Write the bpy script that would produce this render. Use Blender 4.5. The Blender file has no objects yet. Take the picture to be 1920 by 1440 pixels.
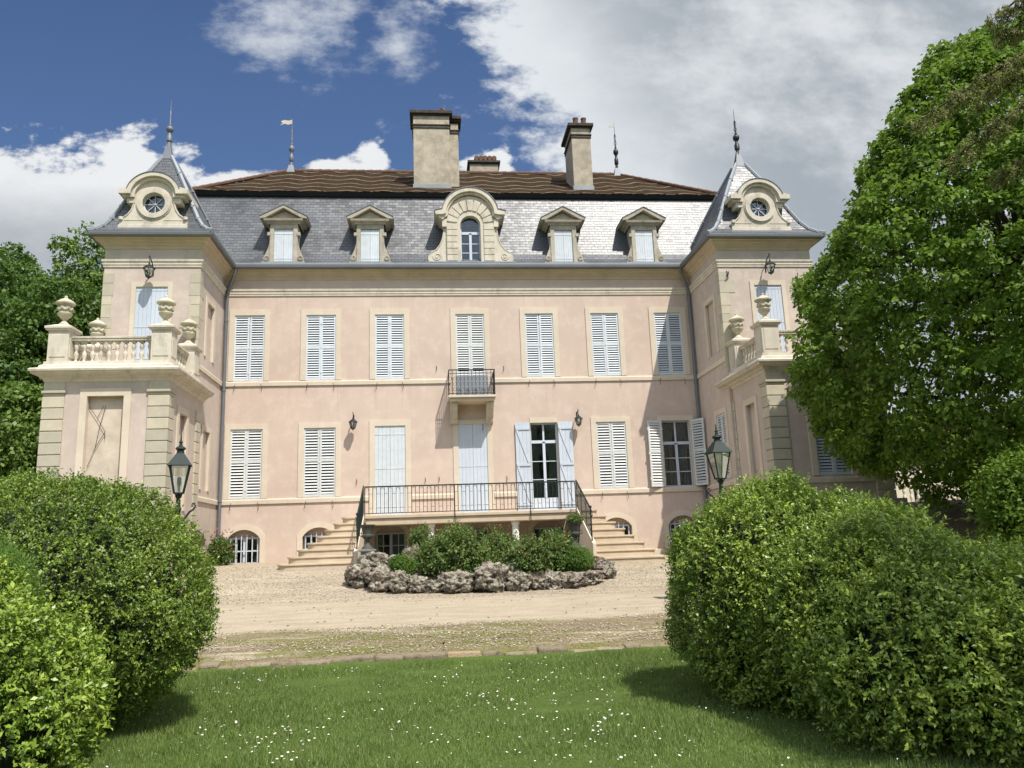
import bpy, bmesh, math, random
import numpy as np
from mathutils import Vector, Matrix, noise
from mathutils.geometry import tessellate_polygon
PI = math.pi
rnd = random.Random(7)
S = bpy.context.scene
C = S.collection

# ------------------------------------------------------------------ camera
YAW, PITCH, ROLL, FPX = math.radians(5.996), math.radians(11.4976), math.radians(-2.0937), 1500.0
EYE = Vector((0, 0, 1.6))
_f = Vector((math.sin(YAW) * math.cos(PITCH), math.cos(YAW) * math.cos(PITCH), math.sin(PITCH)))
_r = Vector((math.cos(YAW), -math.sin(YAW), 0)); _u = _r.cross(_f)
_r2 = _r * math.cos(ROLL) + _u * math.sin(ROLL); _u2 = -_r * math.sin(ROLL) + _u * math.cos(ROLL)
cd = bpy.data.cameras.new('camera'); cam = bpy.data.objects.new('camera', cd); C.objects.link(cam)
cam.matrix_world = Matrix(((_r2.x, _u2.x, -_f.x, 0), (_r2.y, _u2.y, -_f.y, 0), (_r2.z, _u2.z, -_f.z, 1.6), (0, 0, 0, 1)))
cd.sensor_width = 36; cd.lens = FPX / 1920 * 36; cd.clip_start = 0.1; cd.clip_end = 3000
S.camera = cam
def ray(x, y):
    return _f + _r2 * ((x - 960) / FPX) - _u2 * ((y - 720) / FPX)
def at(x, y, Y):                       # where the sight line through a photo pixel meets the plane at depth Y
    d = ray(x, y); return EYE + d * (Y / d.y)
def atX(x, y, X):
    d = ray(x, y); return EYE + d * (X / d.x)

# ------------------------------------------------------------------ light, exposure
SUN = Vector((.252, -.466, .848)).normalized()
ELEV = math.asin(SUN.z); ROT = math.atan2(SUN.x, SUN.y)
ld = bpy.data.lights.new('sun', 'SUN'); ld.energy = 3.9; ld.angle = math.radians(.53); ld.color = (1, .945, .86)
lo = bpy.data.objects.new('sun', ld); C.objects.link(lo)
lo.rotation_euler = SUN.to_track_quat('Z', 'Y').to_euler()
S.view_settings.view_transform = 'Standard'; S.view_settings.look = 'None'
S.view_settings.gamma = 1; S.view_settings.use_curve_mapping = False
S.view_settings.exposure = 0.65

# ------------------------------------------------------------------ node helper
class NT:
    def __init__(s, tree): s.t = tree; s.n = tree.nodes; s.l = tree.links
    def node(s, typ, **kw):
        n = s.n.new(typ)
        for k, v in kw.items():
            if k == 'inp':
                for a, b in v.items(): s.set(n, a, b)
            else: setattr(n, k, v)
        return n
    def set(s, n, a, b):
        sock = n.inputs[a]
        if hasattr(b, 'is_output') or isinstance(b, bpy.types.NodeSocket): s.l.new(b, sock)
        elif isinstance(b, bpy.types.Node): s.l.new(b.outputs[0], sock)
        else:
            if sock.type == 'RGBA' and len(b) == 3: b = (*b, 1)
            sock.default_value = b
    def math(s, op, a, b=0.0, c=0.0, clamp=False):
        n = s.n.new('ShaderNodeMath'); n.operation = op; n.use_clamp = clamp
        s.set(n, 0, a); s.set(n, 1, b); s.set(n, 2, c); return n.outputs[0]
    def vmath(s, op, a, b=(0, 0, 0), out=0):
        n = s.n.new('ShaderNodeVectorMath'); n.operation = op
        s.set(n, 0, a)
        if op == 'SCALE': s.set(n, 'Scale', b)
        else: s.set(n, 1, b)
        return n.outputs[out]
    def mix(s, f, a, b, mode='MIX'):
        n = s.n.new('ShaderNodeMix'); n.data_type = 'RGBA'; n.blend_type = mode
        s.set(n, 0, f); s.set(n, 6, a); s.set(n, 7, b); return n.outputs[2]
    def noise(s, vec, scale, detail=4, rough=.55, out=0, dist=0.0):
        n = s.n.new('ShaderNodeTexNoise'); s.set(n, 'Vector', vec); s.set(n, 'Scale', scale)
        s.set(n, 'Detail', detail); s.set(n, 'Roughness', rough); s.set(n, 'Distortion', dist); return n.outputs[out]
    def ramp(s, f, stops):
        n = s.n.new('ShaderNodeValToRGB'); s.set(n, 0, f); e = n.color_ramp.elements
        while len(e) < len(stops): e.new(.5)
        for i, (p, c) in enumerate(stops):
            e[i].position = p; e[i].color = (c, c, c, 1) if not hasattr(c, '__len__') else (*c[:3], 1)
        return n.outputs[0]
    def range(s, v, a, b, c=0.0, d=1.0, smooth=False):
        n = s.n.new('ShaderNodeMapRange'); n.interpolation_type = 'SMOOTHSTEP' if smooth else 'LINEAR'
        for i, k in enumerate((v, a, b, c, d)): s.set(n, i, k)
        return n.outputs[0]
def uvdir(px, py):
    d = ray(px, py); return d.x / d.y, d.z / d.y

# ------------------------------------------------------------------ world: blue sky with clouds by direction
W = bpy.data.worlds.new('World'); S.world = W; W.use_nodes = True
t = NT(W.node_tree); t.n.clear()
out = t.node('ShaderNodeOutputWorld'); bg = t.node('ShaderNodeBackground')
sky = t.node('ShaderNodeTexSky', sky_type='NISHITA', sun_disc=False, sun_elevation=ELEV, sun_rotation=ROT, air_density=1.0, dust_density=.4, ozone_density=2.5, altitude=300)
tc = t.node('ShaderNodeTexCoord'); d = tc.outputs['Generated']
sx = t.node('ShaderNodeSeparateXYZ', inp={0: d})
yy = t.math('MAXIMUM', sx.outputs[1], .08)
U = t.math('DIVIDE', sx.outputs[0], yy); V = t.math('DIVIDE', sx.outputs[2], yy)
P = t.node('ShaderNodeCombineXYZ', inp={0: U, 1: V}).outputs[0]
P2 = t.node('ShaderNodeCombineXYZ', inp={0: U, 1: t.math('MULTIPLY', V, 1.5)}).outputs[0]
nz = t.math('SUBTRACT', t.noise(P2, 5.5, 10, .64), .5)
nzf = t.math('SUBTRACT', t.noise(P2, 22, 6, .6), .5)
nb = t.math('SUBTRACT', t.noise(P2, 2.2, 5, .5), .5)
warp = t.noise(P, 9, 4, .6, out=1)
Pw = t.vmath('ADD', P, t.vmath('SCALE', t.vmath('SUBTRACT', warp, (.5, .5, .5)), .05))
def blob(px, py, rx, ry):
    cu, cv = uvdir(px, py); ru, rv = rx / FPX, ry / FPX
    q = t.vmath('MULTIPLY', t.vmath('SUBTRACT', Pw, (cu, cv, 0)), (1 / ru, 1 / rv, 0))
    return t.math('SUBTRACT', 1.0, t.vmath('LENGTH', q, out=1))
def line(p0, p1, width):
    (u0, v0), (u1, v1) = uvdir(*p0), uvdir(*p1)
    n = Vector((v0 - v1, u1 - u0, 0)).normalized()      # positive to the right of a line running down
    if n.x < 0: n = -n
    dd = t.vmath('DOT_PRODUCT', Pw, tuple(n), out=1)
    return t.math('DIVIDE', t.math('SUBTRACT', dd, n.x * u0 + n.y * v0), width)
def mx(*a):
    r = a[0]
    for b in a[1:]: r = t.math('MAXIMUM', r, b)
    return r
cum = mx(blob(60, 400, 360, 175), blob(240, 350, 150, 115), blob(-200, 360, 300, 130), blob(640, 330, 110, 55), blob(480, 350, 150, 45),
         blob(915, 320, 75, 62), blob(700, 300, 40, 45))
mass = mx(line((815, 0), (985, 310), .14), t.math('MULTIPLY', blob(1500, 200, 620, 600), .8))
cumd = t.range(t.math('ADD', t.math('ADD', t.math('MULTIPLY', cum, 1.0), t.math('MULTIPLY', nz, 1.7)), t.math('MULTIPLY', nzf, 1.1)), .0, .34, smooth=True)
massd = t.range(t.math('ADD', t.math('ADD', t.math('MULTIPLY', mass, .8), t.math('MULTIPLY', nz, 2.2)), t.math('MULTIPLY', nzf, .7)), -.05, .55, smooth=True)
wisp = t.math('MULTIPLY', t.range(t.math('ADD', t.math('ADD', mx(t.math('MULTIPLY', blob(560, 40, 260, 170), .8), blob(745, 80, 130, 120)), t.math('MULTIPLY', nz, 2.3)), t.math('MULTIPLY', nzf, .5)), .15, 1.0, smooth=True), .75)
den = mx(cumd, massd, wisp)
lit = t.range(t.math('ADD', t.math('MULTIPLY', nz, 1.9), t.math('MULTIPLY', nb, 2.0)), -.35, .45, smooth=True)
# the big mass is grey-based towards its middle, white on its rims; the cumulus is white with grey bellies
thick = t.range(t.math('ADD', mass, t.math('MULTIPLY', nb, 1.6)), .2, 2.2, smooth=True)
massc = t.mix(thick, (.84, .88, .92), t.mix(lit, (.42, .47, .525), (.80, .83, .86)))
belly = t.range(V, uvdir(100, 470)[1], uvdir(100, 320)[1], smooth=True)
cumc = t.mix(t.math('MULTIPLY', t.math('ADD', belly, t.math('MULTIPLY', nz, 1.4)), 1.0, clamp=True), (.50, .54, .58), (.92, .94, .96))
isc = t.math('GREATER_THAN', cumd, massd)
cc = t.mix(isc, massc, cumc)
blue = t.mix(.5, t.vmath('SCALE', sky.outputs[0], .055), t.mix(t.range(V, .25, .95), (.085, .165, .36), (.026, .062, .185)))
ex = 2 ** -S.view_settings.exposure
col = t.mix(den, blue, t.vmath('SCALE', cc, ex * .92))
back = t.mix(.35, t.vmath('SCALE', sky.outputs[0], .1), (1.45, 1.50, 1.58))  # unseen sky behind the camera, brightened as fill for the shade
back = t.mix(t.range(sx.outputs[2], .10, .24, smooth=True), (.07, .085, .05), back)   # dark treeline band painted into the rear sky, to dim window reflections
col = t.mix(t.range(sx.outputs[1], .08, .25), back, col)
col = t.mix(t.range(sx.outputs[2], -.02, .02), (.10, .10, .08), col)
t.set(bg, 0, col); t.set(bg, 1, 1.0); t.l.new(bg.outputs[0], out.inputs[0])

# ------------------------------------------------------------------ mesh builder
class MB:
    def __init__(s): s.v = []; s.f = []; s.m = []
    def add(s, vs, fs, mi=0):
        o = len(s.v); s.v += [tuple(p) for p in vs]; s.f += [tuple(i + o for i in f) for f in fs]; s.m += [mi] * len(fs); return s
    def box(s, x0, x1, y0, y1, z0, z1, M=None, mi=0):
        vs = [Vector(p) for p in ((x0,y0,z0),(x1,y0,z0),(x1,y1,z0),(x0,y1,z0),(x0,y0,z1),(x1,y0,z1),(x1,y1,z1),(x0,y1,z1))]
        if M: vs = [M @ p for p in vs]
        return s.add(vs, [(0,3,2,1),(4,5,6,7),(0,1,5,4),(1,2,6,5),(2,3,7,6),(3,0,4,7)], mi)
    def frustum(s, c, a, b, z0, z1, mi=0):          # square frustum, half sides a -> b
        x, y = c; vs = []
        for h, z in ((a, z0), (b, z1)):
            hx, hy = (h, h) if not hasattr(h, '__len__') else h
            vs += [(x-hx,y-hy,z),(x+hx,y-hy,z),(x+hx,y+hy,z),(x-hx,y+hy,z)]
        return s.add(vs, [(0,3,2,1),(4,5,6,7),(0,1,5,4),(1,2,6,5),(2,3,7,6),(3,0,4,7)], mi)
    def prism(s, loops, a, b, axis='y', mi=0):       # loops: outline + holes, 2-D (u,v); axis y: (u,*,v); axis x: (*,u,v)
        if not hasattr(loops[0][0], '__len__'): loops = [loops]
        def P(q, d): return (q[0], d, q[1]) if axis == 'y' else (d, q[0], q[1]) if axis == 'x' else (q[0], q[1], d)
        flat = [q for L in loops for q in L]; n = len(flat)
        vs = [P(q, a) for q in flat] + [P(q, b) for q in flat]
        tr = tessellate_polygon([[Vector((q[0], q[1], 0)) for q in L] for L in loops])
        fs = [tuple(t_) for t_ in tr] + [tuple(i + n for i in reversed(t_)) for t_ in tr]
        o = 0
        for L in loops:
            k = len(L)
            for i in range(k): j = (i + 1) % k; fs.append((o+i, o+j, o+j+n, o+i+n))
            o += k
        return s.add(vs, fs, mi)
    def lathe(s, prof, c=(0,0,0), seg=16, mi=0, cap=True):
        vs = []; fs = []
        for r, z in prof:
            for k in range(seg):
                a = 2*PI*k/seg; vs.append((c[0]+r*math.cos(a), c[1]+r*math.sin(a), c[2]+z))
        for i in range(len(prof)-1):
            for k in range(seg):
                j = (k+1) % seg; fs.append((i*seg+k, i*seg+j, (i+1)*seg+j, (i+1)*seg+k))
        if cap: fs.append(tuple(reversed(range(seg)))); fs.append(tuple(range((len(prof)-1)*seg, len(prof)*seg)))
        return s.add(vs, fs, mi)
    def tube(s, pts, r, seg=6, mi=0):
        pts = [Vector(p) for p in pts]; n = len(pts); rs = r if hasattr(r, '__len__') else [r]*n
        vs = []; fs = []; up = Vector((0,0,1))
        for i, p in enumerate(pts):
            d_ = (pts[min(i+1,n-1)] - pts[max(i-1,0)])
            if d_.length < 1e-9: d_ = Vector((0,0,1))
            d_.normalize()
            a = d_.cross(up)
            if a.length < .15: a = d_.cross(Vector((0,1,0)))
            a.normalize(); b = d_.cross(a)
            for k in range(seg):
                q = 2*PI*k/seg + PI/seg; vs.append(p + (a*math.cos(q) + b*math.sin(q))*rs[i])
        for i in range(n-1):
            for k in range(seg):
                j = (k+1) % seg; fs.append((i*seg+k, i*seg+j, (i+1)*seg+j, (i+1)*seg+k))
        fs.append(tuple(reversed(range(seg)))); fs.append(tuple(range((n-1)*seg, n*seg)))
        return s.add(vs, fs, mi)
    def sweep(s, prof, path, close_prof=True, mi=0):  # prof (outward, z); path (x, y), outward on its right
        n = len(path); k = len(prof); vs = []; fs = []
        D = [Vector((path[i+1][0]-path[i][0], path[i+1][1]-path[i][1])).normalized() for i in range(n-1)]
        N = [Vector((q.y, -q.x)) for q in D]
        for i in range(n):
            if i == 0: m = N[0]
            elif i == n-1: m = N[-1]
            else: m = (N[i-1]+N[i]) / (1 + N[i-1].dot(N[i]))
            for o, z in prof: vs.append((path[i][0]+m.x*o, path[i][1]+m.y*o, z))
        for i in range(n-1):
            for a in range(k if close_prof else k-1):
                b = (a+1) % k; fs.append((i*k+a, (i+1)*k+a, (i+1)*k+b, i*k+b))
        if close_prof: fs.append(tuple(range(k))); fs.append(tuple(reversed(range((n-1)*k, n*k))))
        return s.add(vs, fs, mi)
    def xf(s, M):
        s.v = [tuple(M @ Vector(p)) for p in s.v]; return s
    def mesh(s, name, mats, smooth=False):
        me = bpy.data.meshes.new(name); me.from_pydata(s.v, [], s.f)
        if not hasattr(mats, '__len__'): mats = [mats]
        for m in mats: me.materials.append(m)
        if len(mats) > 1: me.polygons.foreach_set('material_index', s.m)
        bm = bmesh.new(); bm.from_mesh(me); bmesh.ops.recalc_face_normals(bm, faces=bm.faces); bm.to_mesh(me); bm.free()
        if smooth:
            me.polygons.foreach_set('use_smooth', [True]*len(me.polygons))
            try: me.set_sharp_from_angle(angle=math.radians(40))
            except Exception: pass
        me.update(); return me
    def build(s, name, mats, parent=None, loc=None, rot=None, local=False, smooth=False, bevel=0, label=None):
        return link(name, s.mesh(name, mats, smooth), parent, loc, rot, local, bevel, label)
WL = {}
def link(name, data, parent=None, loc=None, rot=None, local=False, bevel=0, label=None):
    ob = bpy.data.objects.new(name, data); C.objects.link(ob)
    if loc is not None: ob.location = loc
    if rot is not None: ob.rotation_euler = rot
    w = Vector(loc) if loc is not None else Vector((0,0,0))
    if parent is not None:
        ob.parent = parent
        if local: w = w + WL.get(parent.name, Vector((0,0,0)))
        else: ob.matrix_parent_inverse = Matrix.Translation(-WL.get(parent.name, Vector((0,0,0))))
    WL[ob.name] = w
    if bevel:
        b = ob.modifiers.new('bevel', 'BEVEL'); b.width = bevel; b.segments = 2; b.limit_method = 'ANGLE'
    if label: ob['label'] = label
    return ob
def tag(o, label=None, cat=None, group=None, kind=None):
    if label: o['label'] = label
    if cat: o['category'] = cat
    if group: o['group'] = group
    if kind: o['kind'] = kind
    return o
def thing(name, loc, label, cat, group=None, rot=None):
    return tag(link(name, None, loc=loc, rot=rot), label, cat, group)
def kids(o): return [c for c in C.objects if c.parent == o]
def copy_tree(o, parent=None, loc=None, rot=None, **tags):
    ch = kids(o); c = o.copy(); C.objects.link(c)
    if parent is not None: c.parent = parent
    if loc is not None: c.location = loc; WL[c.name] = Vector(loc)
    if rot is not None: c.rotation_euler = rot
    for k in ch: copy_tree(k, c)
    return tag(c, **tags)

# ------------------------------------------------------------------ materials
def newmat(name):
    m = bpy.data.materials.new(name); m.use_nodes = True; q = NT(m.node_tree); q.n.clear()
    o = q.node('ShaderNodeOutputMaterial'); return m, q, o
def pbr(q, o, color, rough, bump=None, strength=.3, dist=.02, spec=.5, metal=0, normal=None):
    b = q.node('ShaderNodeBsdfPrincipled'); q.set(b, 'Base Color', color); q.set(b, 'Roughness', rough)
    q.set(b, 'Specular IOR Level', spec); q.set(b, 'Metallic', metal)
    if bump is not None:
        n = q.node('ShaderNodeBump', inp={'Height': bump, 'Strength': strength, 'Distance': dist})
        if normal is not None: q.set(n, 'Normal', normal)
        normal = n.outputs[0]
    if normal is not None: q.set(b, 'Normal', normal)
    q.l.new(b.outputs[0], o.inputs[0]); return b
def pos(q): return q.node('ShaderNodeNewGeometry').outputs['Position']
def simple(name, c, rough=.6, var=.15, scale=3, bscale=40, bs=.2, c2=None, metal=0, spec=.4, bd=.01, obj=False, stain=0):
    m, q, o = newmat(name)
    p = q.node('ShaderNodeTexCoord').outputs['Object'] if obj else pos(q)
    n1 = q.noise(p, scale, 5, .6); n2 = q.noise(p, bscale, 4, .6)
    c2 = c2 or tuple(x * (1 - var * 2.2) for x in c)
    k = q.range(q.math('ADD', q.math('MULTIPLY', n1, .75), q.math('MULTIPLY', n2, .25)), .3, .7)
    col = q.mix(k, c2, c)
    if stain: col = q.mix(q.math('MULTIPLY', q.range(q.noise(q.vmath('MULTIPLY', p, (1, 1, .45)), 2.6, 7, .7), .52, .68), stain), col, (.17, .155, .12))
    orn = q.node('ShaderNodeObjectInfo').outputs['Random']; col = q.vmath('SCALE', col, q.range(orn, 0, 1, .93, 1.05))
    pbr(q, o, col, rough, n2, bs, bd, spec, metal); return m
def stucco(name, c, dark, light):
    m, q, o = newmat(name); p = pos(q)
    big = q.noise(p, .45, 5, .6); mid = q.noise(p, 2.6, 6, .65); fine = q.noise(p, 70, 3, .7)
    st = q.noise(q.vmath('MULTIPLY', p, (5, 5, .7)), 1.0, 5, .6)
    a = q.mix(q.range(big, .3, .7), dark, c)
    a = q.mix(q.math('MULTIPLY', q.range(mid, .48, .70), .55), a, light)
    a = q.mix(q.math('MULTIPLY', q.range(st, .52, .72), .40), a, dark)
    zc = q.node('ShaderNodeSeparateXYZ', inp={0: p}).outputs[2]
    low = q.math('MULTIPLY', q.range(zc, 2.6, 1.2), q.range(q.noise(p, 1.7, 5, .65), .38, .62))
    a = q.mix(q.math('MULTIPLY', low, .5), a, (c[0]*.98, c[1]*.93, c[2]*.78))
    for zs, ln in ((7.18, 1.3), (3.26, 1.0), (10.33, .9)):      # rain streaks below the bands
        w = q.math('MULTIPLY', q.range(zc, zs-ln, zs), q.math('LESS_THAN', zc, zs))
        a = q.mix(q.math('MULTIPLY', q.math('MULTIPLY', w, q.range(q.noise(q.vmath('MULTIPLY', p, (7, 7, .35)), 1.0, 4, .6), .54, .70)), .38), a, tuple(x*.80 for x in dark))
    pbr(q, o, a, .9, q.math('ADD', q.math('MULTIPLY', fine, .5), mid), .25, .012, .2); return m
M = {}
M['pink'] = stucco('pink_stucco', (.565, .455, .378), (.475, .375, .312), (.62, .515, .44))
M['pinkpale'] = stucco('pale_pink_stucco', (.525, .437, .372), (.43, .36, .31), (.60, .52, .45))
M['cream'] = stucco('cream_stone', (.60, .52, .415), (.52, .45, .355), (.65, .575, .475))
M['creamlight'] = simple('pale_limestone', (.61, .555, .455), .85, .12, 4, 60, .3, c2=(.47, .425, .34), stain=.45)
M['greystone'] = simple('grey_limestone', (.47, .42, .33), .85, .12, 2.5, 50, .4, c2=(.36, .33, .26))
M['soffit'] = simple('ochre_stone', (.54, .45, .32), .85, .12, 2, 40, .2)
M['dormerstone'] = simple('weathered_stone', (.49, .445, .36), .9, .2, 4, 45, .5, c2=(.27, .245, .195), stain=.5)
M['white'] = simple('white_paint', (.60, .645, .675), .5, .05, 5, 90, .1, c2=(.49, .53, .56))
M['whiteold'] = simple('worn_white_paint', (.62, .64, .63), .6, .05, 6, 90, .15, c2=(.49, .51, .50))
M['bluewhite'] = simple('pale_blue_paint', (.54, .59, .65), .5, .05, 3, 90, .1, c2=(.47, .52, .59))
M['zinc'] = simple('zinc', (.165, .178, .195), .55, .1, 2, 30, .1, metal=.2, spec=.5)
M['zinclight'] = simple('light_zinc', (.26, .285, .31), .6, .1, 2, 30, .1, metal=.1)
M['shadow_fascia'] = simple('eaves_gap_shade', (.018, .017, .019), .8, .2, 3, 30, .2)  # near-black tone for the shaded gap below the tile eaves
M['iron'] = simple('dark_green_iron', (.008, .022, .019), .65, .2, 8, 60, .2)
M['blackiron'] = simple('black_iron', (.016, .017, .019), .5, .2, 8, 60, .2)
M['rustiron'] = simple('rusted_iron', (.05, .035, .028), .8, .3, 20, 60, .4)
M['chimney'] = simple('chimney_render', (.50, .43, .33), .9, .3, 3.5, 30, .6, c2=(.24, .21, .165), bd=.03)
M['chimdark'] = simple('sooty_brick', (.085, .068, .058), .9, .3, 6, 40, .6)
M['terracotta'] = simple('terracotta', (.17, .095, .062), .9, .25, 9, 50, .4)
M['dark'] = simple('unlit_room_shade', (.012, .012, .014), .9, .1)  # near-black colour standing in for the shade of unlit rooms
M['curtain'] = simple('net_curtain', (.45, .45, .42), .95, .1, 6)
M['step'] = simple('limestone_step', (.56, .46, .33), .85, .15, 2, 50, .3, c2=(.41, .33, .235))
M['lichenstone'] = simple('lichened_stone', (.62, .57, .42), .9, .2, 5, 70, .5, c2=(.36, .33, .24), stain=.55)
M['bronzeurn'] = simple('old_cast_iron', (.09, .095, .08), .75, .3, 12, 60, .5, c2=(.035, .035, .03))
M['milkwhite'] = simple('white_column_paint', (.74, .72, .66), .5, .08, 3, 60, .1)
def glassmat(name, tint=(1, 1, 1), mixf=.3):
    m, q, o = newmat(name)
    g = q.node('ShaderNodeBsdfGlossy', inp={'Color': (.9, .95, 1), 'Roughness': .03})
    w = q.noise(pos(q), 1.6, 2, .5)
    q.set(g, 'Normal', q.node('ShaderNodeBump', inp={'Height': w, 'Strength': .15, 'Distance': .02}).outputs[0])
    tr = q.node('ShaderNodeBsdfTransparent', inp={'Color': tint})
    fr = q.node('ShaderNodeFresnel', inp={'IOR': 1.5})
    mx_ = q.node('ShaderNodeMixShader', inp={0: q.math('ADD', fr.outputs[0], mixf * .35), 1: tr.outputs[0], 2: g.outputs[0]})
    q.l.new(mx_.outputs[0], o.inputs[0]); return m
M['glass'] = glassmat('window_glass', (.62, .66, .66), .08)
M['lampglass'] = glassmat('lantern_glass', (.9, .95, .93), .3)
def slate(name, base=(.058, .062, .068)):
    m, q, o = newmat(name); g = q.node('ShaderNodeNewGeometry')
    sp = q.node('ShaderNodeSeparateXYZ', inp={0: g.outputs['Position']}); sn = q.node('ShaderNodeSeparateXYZ', inp={0: g.outputs['Normal']})
    isx = q.math('GREATER_THAN', q.math('ABSOLUTE', sn.outputs[0]), q.math('ABSOLUTE', sn.outputs[1]))
    u = q.math('ADD', q.math('MULTIPLY', sp.outputs[0], q.math('SUBTRACT', 1, isx)), q.math('MULTIPLY', sp.outputs[1], isx))
    wob = q.math('MULTIPLY', q.math('SUBTRACT', q.noise(g.outputs['Position'], 1.3, 3), .5), .05)
    v = q.math('ADD', sp.outputs[2], wob)
    vec = q.node('ShaderNodeCombineXYZ', inp={0: u, 1: v}).outputs[0]
    def br(c1, c2, mort, bias=0.0):
        b = q.node('ShaderNodeTexBrick', offset=.5, inp={'Vector': vec, 'Color1': c1, 'Color2': c2, 'Mortar': mort, 'Scale': 1.0, 'Mortar Size': .008, 'Mortar Smooth': .3, 'Bias': bias, 'Brick Width': .23, 'Row Height': .118})
        return b
    b = br((0, 0, 0), (1, 1, 1), (.5, .5, .5)); k = q.node('ShaderNodeSeparateColor', inp={0: b.outputs[0]}).outputs[0]
    mort = b.outputs[1]
    big = q.noise(g.outputs['Position'], .9, 4)
    c = q.mix(k, tuple(x * .75 for x in base), tuple(x * 1.35 for x in base))
    c = q.mix(q.range(big, .35, .65), c, tuple(x * 1.6 for x in base)); c = q.mix(q.math('MULTIPLY', mort, .85), c, (.008, .009, .011))
    # each slate lies at its own slight angle
    fr = q.math('FRACT', q.math('DIVIDE', v, .118))
    n3 = q.noise(q.vmath('SCALE', vec, 1.0), 7, 2, .5, out=1)
    tilt = q.vmath('SCALE', q.vmath('SUBTRACT', n3, (.5, .5, .5)), .16)
    tilt = q.vmath('ADD', tilt, q.node('ShaderNodeCombineXYZ', inp={0: q.math('MULTIPLY', q.math('SUBTRACT', k, .5), .09), 2: q.math('MULTIPLY', q.math('SUBTRACT', k, .5), .07)}).outputs[0])
    nn = q.vmath('NORMALIZE', q.vmath('ADD', g.outputs['Normal'], tilt))
    hgt = q.math('ADD', q.math('MULTIPLY', mort, -1.0), q.math('MULTIPLY', q.math('SUBTRACT', 1, fr), .5))
    rg = q.math("ADD", .365, q.math('MULTIPLY', q.noise(g.outputs['Position'], 25, 3), .14))
    pbr(q, o, c, rg, hgt, .5, .012, .60, 0, nn); return m
M['slate'] = slate('slate'); 
def tiles():
    m, q, o = newmat('brown_plain_tiles'); p = pos(q); sp = q.node('ShaderNodeSeparateXYZ', inp={0: p})
    X_, Y_ = sp.outputs[0], sp.outputs[1]
    w1 = q.math('MULTIPLY', q.math('SINE', q.math('MULTIPLY', X_, 2*PI/1.3)), .15)
    w2 = q.math('MULTIPLY', q.math('SINE', q.math('MULTIPLY', X_, 2*PI/2.6)), .04)
    vv = q.math('ADD', q.math('ADD', q.math('ADD', Y_, w1), w2), q.math('MULTIPLY', q.math('SUBTRACT', q.noise(p, 1.7, 3), .5), .16))
    fr = q.math('FRACT', q.math('DIVIDE', vv, .80))
    ln = q.math('MULTIPLY', q.range(fr, .0, .04), q.range(fr, .145, .095))
    co = q.math('FRACT', q.math('DIVIDE', Y_, .145))
    n1 = q.noise(p, 22, 4, .7); nb_ = q.noise(p, 1.2, 4, .6)
    brk = q.node('ShaderNodeTexBrick', offset=.5, inp={'Vector': p, 'Color1': (.058, .032, .020), 'Color2': (.028, .018, .012), 'Mortar': (.012, .009, .007), 'Scale': 1.0, 'Mortar Size': .012, 'Brick Width': .17, 'Row Height': .145})
    c = q.mix(q.range(nb_, .4, .7), brk.outputs[0], (.038, .029, .018))
    c = q.mix(q.math('MULTIPLY', ln, q.range(n1, .3, .5, .45, 1.0)), c, (.21, .165, .10))
    pbr(q, o, c, .9, q.math('ADD', q.math('MULTIPLY', co, -1.0), q.math('MULTIPLY', n1, .8)), .9, .04, .04); return m
M['tiles'] = tiles()
def leafmat(name, c1, c2, c3=None, trans=.35, rough=.5, spec=.35):
    m, q, o = newmat(name); g = q.node('ShaderNodeNewGeometry'); r = g.outputs['Random Per Island']
    nb_ = q.noise(g.outputs['Position'], 1.4, 3)
    k = q.math('ADD', q.math('MULTIPLY', r, .65), q.math('MULTIPLY', q.range(nb_, .3, .7), .35))
    c = q.mix(k, c1, c2)
    if c3: c = q.mix(q.range(r, .90, .95), c, c3)
    b = q.node('ShaderNodeBsdfPrincipled'); q.set(b, 'Base Color', c); q.set(b, 'Roughness', rough); q.set(b, 'Specular IOR Level', spec)
    tr = q.node('ShaderNodeBsdfTranslucent', inp={'Color': q.mix(.5, c, q.mix(.5, c, (.25, .42, .03)), 'MIX')})
    mx_ = q.node('ShaderNodeMixShader', inp={0: trans, 1: b.outputs[0], 2: tr.outputs[0]})
    q.l.new(mx_.outputs[0], o.inputs[0]); return m
M['hedge'] = leafmat('box_hedge_leaf', (.058, .112, .018), (.255, .350, .052), trans=.28, rough=.42, spec=.45)
M['hedgebright'] = leafmat('young_hedge_leaf', (.085, .160, .022), (.330, .440, .062), trans=.28, rough=.42, spec=.45)
M['hedgetwig'] = leafmat('tall_hedge_leaf', (.062, .120, .020), (.300, .400, .062), trans=.28, rough=.40, spec=.45)
M['tree'] = leafmat('maple_leaf', (.048, .105, .014), (.200, .305, .042), trans=.40, rough=.55, spec=.2)
M['fartree'] = leafmat('far_tree_leaf', (.035, .080, .014), (.110, .190, .035), trans=.3)
M['fartree2'] = leafmat('pale_tree_leaf', (.065, .120, .020), (.170, .260, .050), trans=.3)
M['cedar'] = leafmat('cedar_needles', (.14, .15, .045), (.30, .29, .11), trans=.35)
M['highlight'] = leafmat('highlight_shoot_leaf', (.20, .29, .035), (.42, .52, .085), trans=.3, rough=.42, spec=.45)  # bright leaf colour that paints highlights onto the hedges
M['rose'] = leafmat('rose_leaf', (.045, .095, .020), (.150, .230, .050), (.24, .12, .06), trans=.25)
M['low'] = leafmat('low_plant_leaf', (.055, .125, .02), (.17, .28, .045))
M['redflower'] = leafmat('red_flower', (.42, .06, .09), (.58, .20, .22), trans=.2)
M['grassblade'] = leafmat('grass_blade', (.070, .130, .026), (.205, .285, .068), (.34, .33, .15), trans=.35, rough=.55)
M['bark'] = simple('bark', (.07, .052, .038), .95, .3, 6, 30, .8, bd=.03)
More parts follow.
